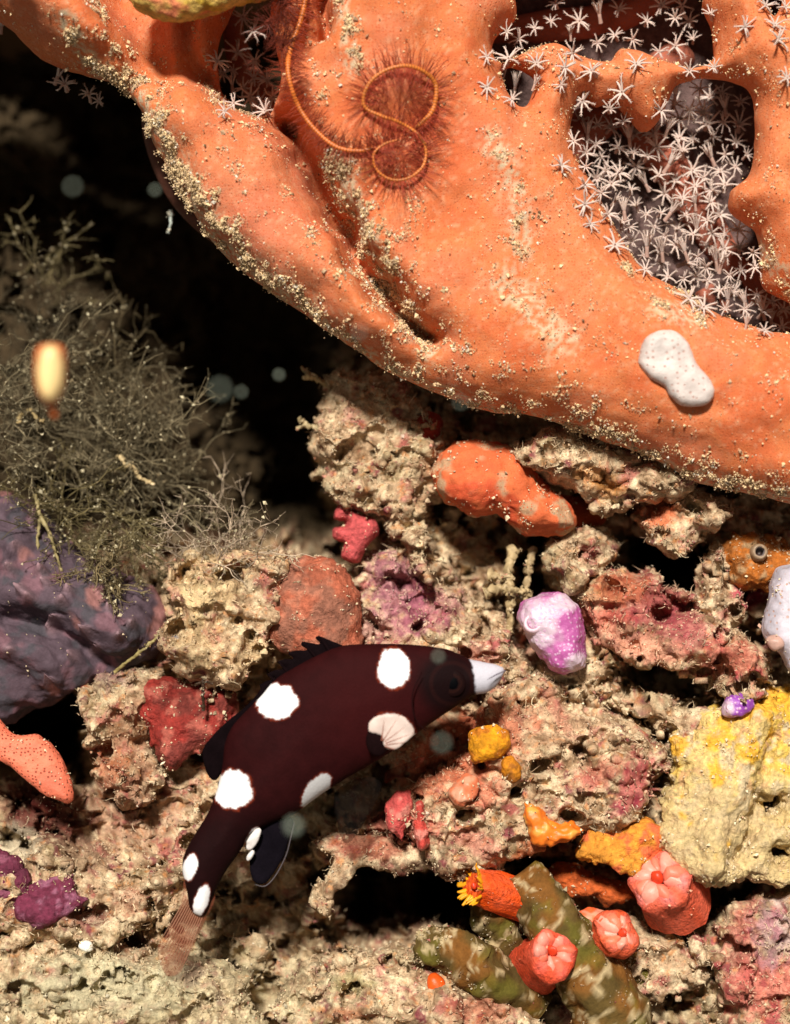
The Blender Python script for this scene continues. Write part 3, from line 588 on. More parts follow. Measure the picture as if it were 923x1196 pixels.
pa = arm(armA, .032, .025, (210, 112, 46), .05); pb = arm(armB, .028, .014, (206, 116, 48), .07)
def spines(pts, n, Ls, colr, spread=1.0, center=None):
    T = np.gradient(pts, axis=0); T /= np.linalg.norm(T, axis=1)[:, None]; i = rng.integers(0, len(pts), n)
    side = np.cross(T[i], (0, -1, 0)); side /= np.linalg.norm(side, axis=1)[:, None]
    sg = np.where(rng.random(n) < .5, -1, 1)[:, None]; L = Ls*rng.uniform(.5, 1.15, n)[:, None]
    d = side*sg+T[i]*rng.normal(0, .3, (n, 1))+np.array([0, -1, 0])*rng.uniform(.15, .8, (n, 1)); d /= np.linalg.norm(d, axis=1)[:, None]
    b = pts[i]; bend = rng.normal(0, .06, (n, 3)); Pt = np.stack([b, b+d*L*.5+bend*L, b+d*L], 1)
    return tubes(Pt, np.array([[.0042, .0034, .001]]), 3, lin(colr)[None]*rng.uniform(.6, 1.3, (n, 1)))
V, F, c = join(spines(pb, 700, .34, (168, 66, 44)), spines(pa, 520, .26, (158, 66, 42)))
tag(obj('spines', V, F, M['smooth'], c, bs), 'dark red hair-fine spines along the arms', kind='stuff')
pn = np.array([P(300+14*math.sin(t*9), -8+t*66, surf_depth(325, 20)-.12) for t in np.linspace(0, 1, 40)])+np.array([.22, 0, 0])
V, F, c = spines(pn, 260, .30, (112, 48, 34)); tag(obj('spines', V, F, M['smooth'], c, bs), 'mesh of dark spines at the top edge', kind='stuff')

# ------------------------------------------------------------------ sponges, ascidians, cup corals
def lump(name, pts, d, T, R, mat, colr, label, cat, seed=0., warp=.05, amp=.5, h=.022, group=None, varc=None, tilt=(0, .15), raise_fn=None, power=2., parent=None, fine=.6, sedi=.28, holes=(), smoothfn=None, pf=None):
    V, F = poly_shape(pts, d, T, R, h=h, warp=warp, wf=3.5, seed=seed, tilt=tilt, raise_fn=raise_fn, power=power, holes=holes)
    if smoothfn is None: V = displace(V, F, lambda V: (fbm(V*2.5+seed, 3)*.07+fbm(V*9+seed, 3)*.035*fine)*amp)
    N = normals(V, F); n = fbm(V*4+seed, 3); c = np.tile(lin(colr), (len(V), 1))*(1+.35*n[:, None])
    if varc is not None:
        for cc, f0, th in varc: c = mixc(c, cc, sstep(th, th+.25, fbm(V*f0+seed*3+len(cc)+f0, 3)))
    if pf is not None: c = pf(c, *to_px(V), V)
    if parent is None: o = tag(obj(name, V, F, mat, c), label, cat, group)
    else: o = obj(name, V, F, mat, c, parent); (label and tag(o, label))
    if sedi: RV.append(V); RN.append(N); RC.append(np.tile(CREAM, (len(V), 1))); SEDI.append((len(RV)-1, sedi))
    return o, V, N
SEDI = []
lump('orange_sponge', [(508,540),(530,518),(575,515),(610,530),(636,560),(664,592),(668,616),(640,628),(612,622),(580,600),(545,600),(516,582),(504,560)], .5, .5, .38, M['coral'], (214, 106, 64), 'smooth orange sponge lobe dusted with sand, below the middle of the coral', 'sponge', 2., sedi=.9, amp=1., varc=[((190, 150, 116), 3., .12), ((200, 84, 52), 2., .1)])
lump('red_sponge', [(476,492),(496,480),(516,490),(514,514),(498,532),(480,522)], 1.0, .3, .2, M['sponge'], (170, 62, 46), 'small dull red sponge knob hanging just left of the orange lobe', 'sponge', 3., sedi=.5)
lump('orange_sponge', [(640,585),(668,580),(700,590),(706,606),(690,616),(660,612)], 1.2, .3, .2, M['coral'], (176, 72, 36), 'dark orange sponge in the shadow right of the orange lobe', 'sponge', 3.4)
lump('pink_sponge', [(392,594),(404,588),(420,600),(438,606),(442,622),(428,640),(418,656),(400,650),(402,634),(388,628),(390,616),(404,612),(390,606)], .75, .22, .12, M['sponge'], (196, 84, 84), 'small rose pink sponge with a notched left side, at the cave mouth', 'sponge', 4., warp=.03, amp=.6)
lump('round_sponge', [(304,684),(322,664),(352,650),(388,654),(410,672),(420,700),(422,740),(416,775),(370,780),(330,760),(302,720)], .42, .45, .42, M['sponge'], (176, 96, 70), 'rounded brownish orange sponge just above the dorsal fin of the fish', 'sponge', 5., warp=.05, amp=.8, sedi=.45, varc=[((190, 118, 92), 4., .05), ((150, 96, 76), 2.5, .15)])
spk = [(48,668),(56,680),(62,735),(35,700),(72,704),(66,726),(102,738),(110,758),(138,744),(154,728),(28,690),(14,664),(88,766),(44,610),(20,640),(130,710),(10,760),(60,800),(120,690),(80,690)]
def cones(c, x, y, V):
    g = np.random.default_rng(5)
    for a, b in spk:
        rr = np.hypot(x-a, y-b)+fbm(V*9, 2)*2; m = (rr < 12) & (V[:, 1] < 1.2); t = (1-rr[m].clip(0, 12)/12)**1.9; L = g.uniform(.16, .30)
        V[m] += t[:, None]*L*np.array([g.uniform(-.4, .1), -.75, g.uniform(.25, .6)]); c[m] = c[m]*(1-t[:, None]*.7)+lin((176, 140, 146))*t[:, None]*.7
    return c
o, V, N = lump('purple_sponge', [(-120,560),(-20,570),(40,590),(90,640),(140,668),(182,690),(196,728),(188,762),(130,792),(80,810),(30,834),(-20,850),(-130,840)], .95, .6, .7, M['matte'], (88, 72, 80), '', None, 6., warp=.06, amp=.9, fine=.3, h=.027, pf=cones, sedi=.06, parent=(pe := empty('purple_sponge', P(60, 840, .9), 'dusky purple sponge with scattered pale spikes at the left edge, below the hydroids', 'sponge')),
     varc=[((118, 86, 94), 2.2, .1), ((76, 70, 76), 3.5, .1), ((150, 104, 100), 1.9, .35)], raise_fn=lambda x, y: .3*np.exp(-(seg_dist(x, y, [(30,690),(90,700),(150,740)])/22)**2)+.25*np.exp(-(seg_dist(x, y, [(0,740),(60,760),(90,800)])/20)**2)+.3*np.exp(-(seg_dist(x, y, [(-20,650),(10,640)])/24)**2)-.25*np.exp(-(seg_dist(x, y, [(20,720),(80,735),(130,770)])/10)**2))
lump('red_sponge', [(166,800),(200,792),(234,800),(262,806),(276,836),(246,872),(222,884),(196,896),(176,866),(164,828)], .36, .28, .24, M['sponge'], (150, 50, 42), 'flat brick red sponge left of the rear dorsal fin of the fish', 'sponge', 7., warp=.12, amp=1.0, sedi=.8, fine=.4, varc=[((124, 52, 44), 3., .0), ((178, 92, 78), 5., .12)])
lump('coral_pink_sponge', [(-60,780),(-10,828),(12,856),(44,860),(66,876),(82,906),(86,936),(60,930),(32,910),(4,890),(-30,890),(-80,870)], -.12, .16, .14, M['pore'], (236, 122, 92), 'salmon sponge sheet pricked with fine pores, reaching in from the left edge', 'sponge', 8., warp=.02, amp=.4, h=.02)
lump('yellow_sponge', [(792,856),(822,834),(872,820),(960,812),(1000,900),(1000,1000),(940,1018),(905,1034),(870,1018),(850,1026),(826,1026),(798,1018),(778,1000),(764,975),(772,940),(780,912),(784,880)], .1, .38, .25, M['sponge'], (222, 190, 120),
     'bright yellow lumpy sponge with holes at the right edge', 'sponge', 9., warp=.12, amp=1.1, sedi=.6, fine=1.0, power=2.0, pf=lambda c, x, y, V: mixc(mixc(c, (204, 178, 132), sstep(880, 960, y+60*fbm(V*2, 3))*.8), (236, 176, 44), sstep(.0, .25, fbm(V*2.4+3, 4)-(y-860)/260)*.85), h=.02, tilt=(.1, .2), holes=[[(893,938),(906,934),(908,944),(896,950)], [(902,992),(916,986),(920,996),(906,1000)]],
     varc=[((230, 190, 90), 2.6, .1), ((214, 190, 150), 4.5, .05), ((206, 160, 110), 7., .15)], raise_fn=lambda x, y: .25*np.exp(-(seg_dist(x, y, [(880,840),(860,900),(830,960),(820,1010)])/26)**2)-.22*np.exp(-(seg_dist(x, y, [(884,930),(872,965),(855,995)])/9)**2)-.12*np.exp(-(seg_dist(x, y, [(900,860),(880,920)])/8)**2))
lump('yellow_sponge', [(146,-30),(150,0),(166,14),(190,22),(214,25),(240,18),(262,14),(300,0),(330,-20),(320,-60),(160,-60)], -1.0, .3, .2, M['sponge'], (214, 176, 92), 'yellow sponge fragment lying on the coral at the top edge, left of the polyp pocket', 'sponge', 10., warp=.04, amp=.8, varc=[((226, 130, 90), 2., .15), ((196, 160, 60), 4., .1)])
lump('amber_sponge', [(848,628),(872,620),(900,630),(925,640),(940,680),(900,688),(870,690),(848,678),(842,650)], .5, .3, .25, M['sponge'], (176, 100, 36), 'amber brown sponge crust under the coral at the right edge', 'sponge', 11., warp=.12, amp=1.4, sedi=1.0, varc=[((150, 88, 36), 3., .0), ((176, 140, 100), 5., .15)])
lump('white_sponge', [(905,672),(925,660),(980,680),(980,800),(930,790),(912,768),(898,750),(890,735),(896,705)], -.1, .3, .22, M['white'], (190, 182, 192), 'white glassy sponge with tiny holes cut off by the right edge', 'sponge', 12., warp=.03, amp=.5, h=.02)
lump('white_colony', [(748,404),(760,389),(784,386),(802,398),(814,422),(828,440),(835,458),(824,473),(800,475),(784,464),(774,450),(758,440),(746,424)], surf_depth(790, 430)+.05, .13, .11, M['white'], (208, 194, 188), 'bean-shaped white ascidian colony stuck on the orange coral', 'sea squirt', 13., warp=.015, amp=.3, h=.016, sedi=.0, tilt=(0, -(surf_depth(802, 466)-surf_depth(778, 400))/.66))
lump('golden_sponge', [(546,862),(556,850),(576,848),(592,856),(594,872),(586,886),(566,892),(550,884)], -.28, .18, .2, M['sponge'], (226, 150, 24), 'round golden orange sponge knob right under the fish chin', 'sponge', 14., warp=.05, amp=.9, sedi=.35, varc=[((196, 116, 30), 5., .05)])
lump('golden_sponge', [(588,888),(600,884),(608,894),(606,910),(594,914),(586,904)], -.42, .14, .12, M['sponge'], (206, 128, 24), 'smaller golden sponge knob below and right of the round one', 'sponge', 15., warp=.05, amp=.9, sedi=.5, varc=[((160, 96, 30), 5., .05)])
lump('orange_sheet', [(616,938),(630,942),(650,956),(672,962),(682,970),(664,980),(640,984),(622,974),(614,956)], -.42, .16, .1, M['smooth'], (228, 116, 34), 'curved bright orange sponge sheet left of the yellow sponge', 'sponge', 16., warp=.07, amp=1.2, sedi=.5, varc=[((226, 160, 70), 5., .1)])
lump('orange_sheet', [(672,985),(700,968),(730,960),(762,966),(770,990),(756,1012),(728,1018),(704,1004),(686,1008)], -.1, .2, .16, M['sponge'], (222, 146, 52), 'folded yellow orange sponge touching the yellow sponge', 'sponge', 17., warp=.10, amp=1.8, sedi=.5, varc=[((226, 110, 66), 3.5, .05)])
lump('orange_sheet', [(640,1022),(670,1012),(700,1022),(735,1030),(742,1050),(712,1056),(690,1046),(655,1042)], .5, .2, .14, M['sponge'], (196, 92, 40), 'rusty orange crust in the gap above the cup corals', 'sponge', 18., warp=.06, amp=1.3, sedi=.4)
lump('pink_lobe', [(452,936),(466,924),(480,928),(482,948),(474,966),(470,982),(458,976),(450,956)], -.22, .2, .16, M['sponge'], (204, 84, 80), 'pink fleshy lobe on the left end of the sandy rock', 'sponge', 19., warp=.06, amp=.9, sedi=.6, varc=[((216, 130, 116), 5., .05)])
lump('pink_lobe', [(484,940),(494,936),(500,960),(500,984),(490,990),(482,972)], -.3, .16, .12, M['sponge'], (206, 76, 66), 'slim red pink lobe just right of the rounder pink one', 'sponge', 20., warp=.05, amp=.9, sedi=.6, varc=[((216, 130, 116), 5., .05)])
lump('pink_lobe', [(440,990),(462,984),(478,996),(470,1012),(448,1010)], .3, .18, .14, M['sponge'], (176, 82, 66), 'dull pink lobe at the upper lip of the dark hollow', 'sponge', 21., warp=.05, amp=.9, sedi=.8)
lump('orange_lobe', [(528,920),(545,906),(556,914),(552,932),(538,942),(526,934)], -.3, .16, .12, M['smooth'], (222, 120, 82), 'small peach lobe below the golden knob', 'sponge', 22., warp=.05, amp=.9, sedi=.6, varc=[((206, 150, 120), 5., .05)])
lump('maroon_crust', [(-20,1000),(10,1004),(30,1022),(28,1048),(6,1052),(-30,1046)], -.24, .12, .2, M['sponge'], (104, 42, 62), 'plum crust cut by the left edge', 'coralline algae', 23., warp=.10, amp=1.2, sedi=.5, varc=[((142, 78, 98), 6., .1)])
lump('maroon_crust', [(20,1052),(40,1030),(58,1022),(84,1022),(88,1044),(108,1052),(92,1062),(70,1068),(50,1078),(30,1070)], -.34, .12, .2, M['sponge'], (112, 44, 66), 'scalloped plum coralline crust beside the cut one at the lower left', 'coralline algae', 24., warp=.12, amp=1.3, sedi=.5, varc=[((150, 90, 112), 6., .08)])
lump('red_crust', [(500,1140),(510,1137),(520,1146),(518,1158),(506,1162),(499,1152)], -.25, .1, .1, M['smooth'], (220, 84, 22), 'tiny bright orange dot sponge left of the olive stems near the bottom', 'sponge', 25., warp=.005, amp=.2, h=.015)
lump('red_crust', [(508,1166),(520,1160),(530,1170),(524,1184),(510,1182)], -.1, .12, .1, M['smooth'], (206, 92, 70), 'small salmon knob below the tiny orange dot', 'sponge', 26., warp=.01, amp=.2, h=.015)
for (a, b, r, lb) in [(100, 1106, 9, 'white shell chip lying on sand at the lower left'), (50, 996, 6, 'tiny white shell chip above the plum crust'), (672, 668, 9, 'small pale grey pebble above the lilac sea squirt'), (200, 752, 14, 'blue grey nub between the purple sponge and the cream rock')]:
    lump('shell_chip', [(a-r, b), (a-r*.4, b-r*.8), (a+r*.7, b-r*.6), (a+r, b+r*.3), (a, b+r*.6)], {100: -.55, 50: -.15, 672: .6, 200: .35}[a], .06, .05, M['smooth'], {200: (130, 128, 134), 672: (196, 190, 176)}.get(a, (240, 236, 222)), lb, 'shell' if a in (100, 50) else 'pebble', a*.1, warp=.01, amp=.2, h=.013)

def lathe(base, ax, ts, rs, ns, col):
    ax = np.array(ax, float); ax /= np.linalg.norm(ax); u = np.cross(ax, (.1, .2, 1)); u /= np.linalg.norm(u); v = np.cross(ax, u); a = 2*math.pi*np.arange(ns)/ns
    V = (np.array(base)+ax*np.array(ts)[:, None])[:, None]+np.array(rs)[:, None, None]*(np.cos(a)[:, None]*u+np.sin(a)[:, None]*v)[None]
    K = len(ts); i, j = np.meshgrid(np.arange(K-1), np.arange(ns), indexing='ij'); i = i.ravel(); j = j.ravel(); j2 = (j+1) % ns
    return V.reshape(-1, 3), np.stack([i*ns+j, i*ns+j2, (i+1)*ns+j2, (i+1)*ns+j], 1), np.tile(lin(col), (K*ns, 1))
# lilac sea squirt with its siphon
def squirt(pts, d, T, colr, label, sip, sr, seed, white):
    e = empty('sea_squirt', P(np.mean([p[0] for p in pts]), max(p[1] for p in pts), d), label, 'sea squirt', None)
    V, F = poly_shape(pts, d, T, T*.95, h=.02, tilt=(0, .1), power=2.3); V = displace(V, F, lambda V: fbm(V*4+seed, 3)*.05)
    x, y = to_px(V); c = np.tile(lin(colr), (len(V), 1)); n = fbm(V*6+seed, 3)
    for (wx, wy, rx, ry) in white: c = mixc(c, (212, 186, 200), sstep(1.2, .6, np.hypot((x-wx)/rx, (y-wy)/ry)+.4*n))
    obj('body', V, F, M['lilac'], c, e)
    p = P(sip[0], sip[1], d-T*.92); dn = np.array([-.25, -1, .25]); dn /= np.linalg.norm(dn)
    t = np.array([-.12, -.05, -.02, -.02, -.05, -.10])*sr/.1; rr = np.array([1.35, 1.15, 1.0, .8, .6, .45])*sr
    V, F, c = lathe(p, dn, t, rr, 14, (232, 200, 212)); c = c.reshape(6, 14, 3); c[4:] = lin((150, 96, 120)); obj('siphon', V, F, M['smooth'], c.reshape(-1, 3), e)
squirt([(606,722),(612,704),(632,692),(656,694),(672,704),(680,720),(682,748),(684,776),(668,785),(648,784),(634,768),(616,748)], .0, .34, (184, 92, 156), 'lilac and white beaded sea squirt right of the fish snout', (622, 727), .1, 1.3, [(630, 728, 26, 34), (660, 704, 26, 10), (676, 776, 16, 14)])
squirt([(843,826),(850,814),(864,810),(878,816),(880,828),(868,838),(850,838)], -.15, .14, (150, 72, 170), 'tiny violet and white sea squirt on top of the yellow sponge', (853, 826), .035, 2.3, [(850, 828, 9, 10)])
# ringed tube opening on the amber sponge
def ring(a, b, d, r, label, colr):
    p = P(a, b, d); dn = np.array([0, -1, .15]); dn /= np.linalg.norm(dn); t = np.array([-.05, .04, .07, .075, .04, -.04, -.05]); rr = np.array([1.35, 1.2, 1.05, .82, .62, .55, .05])*r
    V, F, c = lathe(p, dn, t, rr, 18, colr); V = V+fbm(V*18, 2)[:, None]*.012
    c = c.reshape(7, 18, 3); c[5:] = lin((50, 34, 30)); c[4] = lin((130, 120, 120)); tag(obj('worm_tube', V, F, M['smooth'], c.reshape(-1, 3)), label, 'tube worm')
ring(887, 645, .14, .08, 'pale ring-shaped worm tube on the amber sponge', (150, 124, 98))
lump('flesh_knob', [(896,748),(904,742),(914,746),(915,756),(904,760)], -.4, .08, .07, M['smooth'], (190, 150, 136), 'flesh coloured flat knob on the left edge of the white sponge', 'sponge', 52., warp=.01, amp=.4, h=.015)
lump('mustard_knob', [(555,565),(562,557),(571,562),(570,573),(560,577)], .12, .1, .08, M['sponge'], (196, 140, 56), 'small mustard knob on the orange sponge lobe', 'sponge', 51., warp=.01, amp=.4, h=.015)

# cup corals with closed tentacle crowns
def wob(V): return V+np.stack([fbm(V*3.2+k*11, 3) for k in range(3)], 1)*.085
def cup(base, top, r, label, colr, pink, open_t=False):
    base = P(*base); top = P(*top); ax = top-base; L = np.linalg.norm(ax); ax /= L
    e = empty('cup_coral', base, label, 'cup coral', 'orange cup corals by the olive stems')
    t = np.array([-.5, .2, .5, .75, .9, .99, 1.0, .95, .8]); rr = np.array([1.12, 1.05, 1.05, 1.08, 1.04, .86, .62, .36, .22])*r
    ns = 36; V, F, c = lathe(base, ax, t*L, rr, ns, colr)
    V = wob(V); k = np.repeat(np.arange(9), ns)
    a = np.tile(np.arange(ns), 9); w = (.5+.5*np.cos(a/ns*2*math.pi*6+.5*noise(V*3)))*sstep(3.5, 5, k)
    c = c*(1-w[:, None]*.4)+lin(pink)*w[:, None]*.4+.10*(fbm(V*6, 3)[:, None]+.1)*lin((250, 190, 170)); c = np.where((k >= 8)[:, None], lin((190, 50, 30)), c)
    obj('column', V, F, M['sponge'], c, e); RV.append(V); RN.append(normals(V, F)); RC.append(c); SEDI.append((len(RV)-1, 1.5))
    # crown: folded tentacle lobes around the slit mouth
    u = np.cross(ax, (0.1, .2, 1)); u /= np.linalg.norm(u); v = np.cross(ax, u); n = 9 if not open_t else 26
    for q_ in range(n):
        an = 2*math.pi*q_/n+.35*random.random(); rad = u*math.cos(an)+v*math.sin(an)
        if not open_t:
            pts = np.array([base+ax*L*.84+rad*r*.82, base+ax*(L-.05)+rad*r*.66, base+ax*(L-.035)+rad*r*.42, base+ax*(L-.04)+rad*r*.20]); rd = (r*.17, r*.28, r*.25, r*.13)
            cc = tuple(np.array(colr)*(.66 if q_ % 2 else .3)+np.array((248, 176, 162))*(.34 if q_ % 2 else .7))
        else:
            l2 = random.uniform(.05, .10); pts = np.array([base+ax*L*.95+rad*r*.7, base+ax*(L+.03)+rad*(r*.8+l2*.5), base+ax*(L+.06)+rad*(r*.8+l2)]); rd = (.022, .016, .008); cc = (236, 160, 26)
        V, F, c = tube1(pts, tuple(np.array(rd)*random.uniform(.7, 1.3)), 7, cc, 3); V = wob(V); obj('tentacle', V, F, M['smooth'], c, e)
    V, F = ellipsoid(base+ax*(L-.03), (r*.2, r*.2, r*.2), 12, 8); V = V+ax*.035; V = wob(V); obj('mouth', V, F, M['smooth'], np.tile(lin((214, 62, 30)), (len(V), 1)), e)
cup((634,1124,-.2), (648,1112,-.72), .28, 'rounder closed cup coral lowest of the group, standing on the olive stem', (222, 80, 48), (246, 140, 130))
cup((708,1098,-.15), (724,1089,-.62), .24, 'salmon closed cup coral between the two others, its mouth facing right', (228, 92, 52), (246, 136, 122))
cup((784,1046,.0), (768,1024,-.38), .34, 'largest cup coral with pale pink folded top and dusty middle, under the yellow sponge', (224, 96, 66), (250, 176, 182))
cup((604,1048,-.1), (552,1034,-.32), .22, 'orange cup coral with yellow tentacles spread over the dark hollow', (232, 84, 26), (240, 110, 40), True)
lump('orange_flap', [(672,1068),(700,1062),(716,1072),(704,1100),(716,1125),(700,1122),(684,1096)], -.05, .16, .12, M['smooth'], (230, 98, 52), 'orange fleshy flap leaning on the salmon cup coral', 'sponge', 31., warp=.04, amp=.8, varc=[((240, 150, 120), 4., .1)])

# olive stems
def stem(pts, rad, label):
    p = np.array([P(*q_) for q_ in pts]); V, F, c = tube1(p, rad, 34, (86, 68, 34), 22); N_ = fbm(V*2.6, 3)
    V = V+(np.stack([fbm(V*3+k*7, 4, g=.6) for k in range(3)], 1))*.10
    c = c*(1+.5*N_[:, None]); c = mixc(c, (120, 78, 34), sstep(.0, .4, fbm(V*2+9, 2))); c = mixc(c, (108, 104, 36), sstep(.1, .4, fbm(V*3+19, 2))*.5)
    n3 = fbm(V*5+3, 4, g=.65); c = mixc(c, (190, 168, 128), sstep(.16, .26, n3)*.8)
    RV.append(V); RN.append(normals(V, F)); RC.append(c); SEDI.append((len(RV)-1, 4.0))
    tag(obj('olive_stem', V, F, M['matte'], c), label, 'coral stem', 'olive brown stems at the lower right')
stem([(700,1240,-.1),(716,1190,-.2),(680,1130,-.25),(645,1075,-.25),(612,1020,-.1)], (.5, .46, .36, .34, .22), 'thick olive stem running from the bottom edge up to the left between two cup corals')
stem([(620,1170,.2),(572,1140,-.1),(530,1112,-.1),(492,1100,.0)], (.3, .3, .28, .2), 'olive brown stem lying leftward below the dark hollow')
stem([(590,1110,.3),(576,1070,.1),(566,1040,.2)], (.26, .24, .16), 'short dusty olive stem behind the yellow-tentacled cup coral')
stem([(760,1130,.4),(700,1110,.3),(650,1090,.3)], (.26, .24, .2), 'grey olive stem half buried behind the salmon cup coral')

# ------------------------------------------------------------------ the fish
zf = lambda a: [(170+.4659*x, 720+.4659*y) for x, y in a]
FD = -.8
body_pts = zf([(902,126),(880,118),(848,112),(815,106),(790,93),(755,80),(700,72),(640,67),(560,67),(490,72),(430,96),(375,124),(325,156),(290,196),(250,236),(215,276),(196,320),(192,370),(184,410),(172,450),(150,500),(120,548),(96,592),(90,630),(98,670),(106,715),(112,740),(150,755),(172,702),(202,642),(238,592),(262,552),(300,528),(336,512),(366,502),(398,480),(446,444),(514,402),(584,362),(644,322),(710,274),(782,226),(828,196),(852,196),(878,180),(896,156),(903,140)])
spine_l = zf([(903,131),(800,150),(650,180),(480,240),(330,340),(240,440),(170,560),(125,700)])
def fish_T(px, py): return None
fe = empty('spotted_fish', P(330, 1000, FD), 'small dark maroon fish with round white spots and white snout, pointing up right', 'fish')
def fish_body():
    s = sc_at(FD); pp = catmull(body_pts, 5); q_ = np.stack([(pp[:, 0]-461.5)/100*s, (598-pp[:, 1])/100*s], 1); h = .034
    lo = q_.min(0)-.12; hi = q_.max(0)+.12; X = np.arange(lo[0], hi[0], h); Z = np.arange(lo[1], hi[1], h); XX, ZZ = np.meshgrid(X, Z, indexing='ij')
    sd = poly_sdf(XX.ravel(), ZZ.ravel(), q_).reshape(XX.shape); sl = np.array([((a-461.5)/100*s, (598-b)/100*s) for a, b in spine_l])
    ds = seg_dist(XX, ZZ, catmull(sl, 4, False)); ds = np.sqrt(ds*ds+.01)-.05; Rl = np.maximum(sd, 0)+ds                  # local half height
    u = np.clip(1-np.clip(sd, -1, 9)/np.maximum(Rl, .05), 0, 3)                              # 0 at spine, 1 at outline
    T = .36*(1-np.exp(-Rl/.45))+.03
    T = T*1.0
    Y = np.arange(-.62, .62, h); dd = Y[None, None, :]/T[:, :, None]
    f = np.sqrt(u[:, :, None]**2.2+np.abs(dd)**2)-1; f[sd < -.05] = 1
    f = f*.3
    V, F = surface_nets(f, (X[0], Z[0], Y[0]), h); V = V[:, [0, 2, 1]]; F = F[:, ::-1]; V = relax(V, F, 9, .6); V[:, 1] += FD
    return V, F
V, F = fish_body()
# one Catmull-Clark-like refinement: split every quad in four for crisp spot edges
def refine(V, F):
    E = np.sort(np.concatenate([F[:, [k, (k+1) % 4]] for k in range(4)]), 1); U, inv = np.unique(E[:, 0]*len(V)+E[:, 1], return_inverse=True)
    a, b = U//len(V), U % len(V); em = (V[a]+V[b])/2; fm = V[F].mean(1); n0 = len(V); n1 = n0+len(em); inv = inv.reshape(4, -1)
    e = [inv[k]+n0 for k in range(4)]; fc = np.arange(len(F))+n1; out = []
    for k in range(4): out.append(np.stack([F[:, k], e[k], fc, e[k-1]], 1))
    return np.concatenate([V, em, fm]), np.concatenate(out)
V, F = refine(V, F); V = relax(V, F, 2, .5); fN = normals(V, F)
def fish_col(V, base=(41, 10, 11)):
    x, y = to_px(V); zx = (x-170)/.4659; zy = (y-720)/.4659; n = fbm(V*7, 3); n2 = fbm(V*16, 2)
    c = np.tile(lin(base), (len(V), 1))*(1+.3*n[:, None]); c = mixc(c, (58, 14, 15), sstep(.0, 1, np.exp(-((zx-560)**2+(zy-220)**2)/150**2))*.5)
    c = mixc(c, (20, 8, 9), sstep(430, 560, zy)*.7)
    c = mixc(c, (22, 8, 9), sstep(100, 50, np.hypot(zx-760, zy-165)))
    c = mixc(c, (50, 20, 17), sstep(8, 2, abs(np.hypot(zx-768, zy-168)-52))*.3)
    W = lin((246, 243, 244)); S = [(622, 131, 39, 49, 0), (328, 213, 50, 44, 0), (220, 435, 48, 48, 0), (428, 440, 26, 52, 36), (268, 558, 14, 30, 28), (262, 602, 7, 14, 0), (112, 629, 17, 33, 14), (140, 714, 17, 42, 18), (622, 287, 55, 40, 32)]
    for cx, cy, rx, ry, a in S:
        t = math.radians(a); dx = zx-cx; dy = zy-cy; u = (dx*math.cos(t)+dy*math.sin(t))/rx; v = (-dx*math.sin(t)+dy*math.cos(t))/ry
        r = np.sqrt(u*u+v*v)+n*.11+n2*.10; w = sstep(1.04, .98, r)[:, None]
        rim = (sstep(1.16, 1.06, r)*(1-w[:, 0]))[:, None]; c = c*(1-rim*.5)+lin((150, 56, 26))*rim*.5; c = c*(1-w)+W*w*(.62 if cx in (428, 622) and cy > 250 or cx == 268 else .95)
    edge = (zx-817)-.12*(zy-110)+n*8
    w = sstep(-1, 3, edge)[:, None]; c = c*(1-w)+lin((196, 192, 202))*w
    return c
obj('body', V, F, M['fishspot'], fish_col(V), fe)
fs = (V, fN)
def fin(name, outline, d, thick, colr, mat, parent, rays=None, h=.02, raycol=None, rr=.006, wave=.03):
    V, F = poly_shape(outline, d, thick, .03, h=h, smooth_n=3, pad=.1); V[:, 1] += wave*np.sin(V[:, 0]*9+V[:, 2]*6)
    o = obj(name, V, F, mat, np.tile(lin(colr), (len(V), 1))*(1+.3*fbm(V*6, 2)[:, None]), parent)
    if rays:
        T = [];
        for (a, b, a2, b2) in rays:
            pts = [P(a+(a2-a)*t, b+(b2-b)*t, d-thick*.8) for t in np.linspace(0, 1, 5)]; T.append(pts)
        T = np.array(T); T[:, :, 1] += wave*np.sin(T[:, :, 0]*9+T[:, :, 2]*6)
        Vr, Fr, cr = tubes(T, np.array([[rr, rr, rr*.9, rr*.7, rr*.3]]), 4, lin(raycol or colr)[None])
        for k in range(len(T)):
            sl = slice(k*20, (k+1)*20); (obj('fin_ray', Vr[sl], Fr[:16], M['pale_fin'], cr[sl], fe)).parent = o
    return o
M['blackfin'] = material('black_fin', .85, 40, .3, .3, 50, .01, .03)
fin('dorsal_fin', zf([(500,76),(470,62),(436,49),(424,54),(440,70),(415,66),(393,63),(388,72),(406,84),(384,84),(361,88),(358,96),(376,106),(350,106),(332,112),(334,120),(352,130),(326,134),(306,143),(310,152),(326,156),(302,162),(286,172),(288,182),(270,206),(238,236),(205,262),(176,290),(152,318),(142,340),(146,372),(158,402),(176,412),(200,380),(260,290),(340,200),(420,130),(490,96)]), FD+.02, .03, (15, 7, 9), M['blackfin'], fe, wave=.02, h=.018)
for t_, b_ in [((434,48),(470,100)),((392,63),(440,118)),((360,88),(400,140)),((332,112),(372,160)),((305,143),(345,185)),((286,172),(320,215))]:
    a, b = zf([t_, b_]); V, F, c = tube1(np.array([P(*b, FD), P((a[0]+b[0])/2, (a[1]+b[1])/2-1, FD), P(*a, FD)]), (.03, .022, .006), 6, (18, 8, 10), 3); obj('dorsal_spine', V, F, M['blackfin'], c, fe)
fin('anal_fin', zf([(372,510),(362,552),(350,596),(322,645),(300,670),(276,668),(262,640),(262,596),(276,552),(300,520),(340,500)]), FD+.02, .028, (16, 12, 18), M['blackfin'], fe, wave=.02)
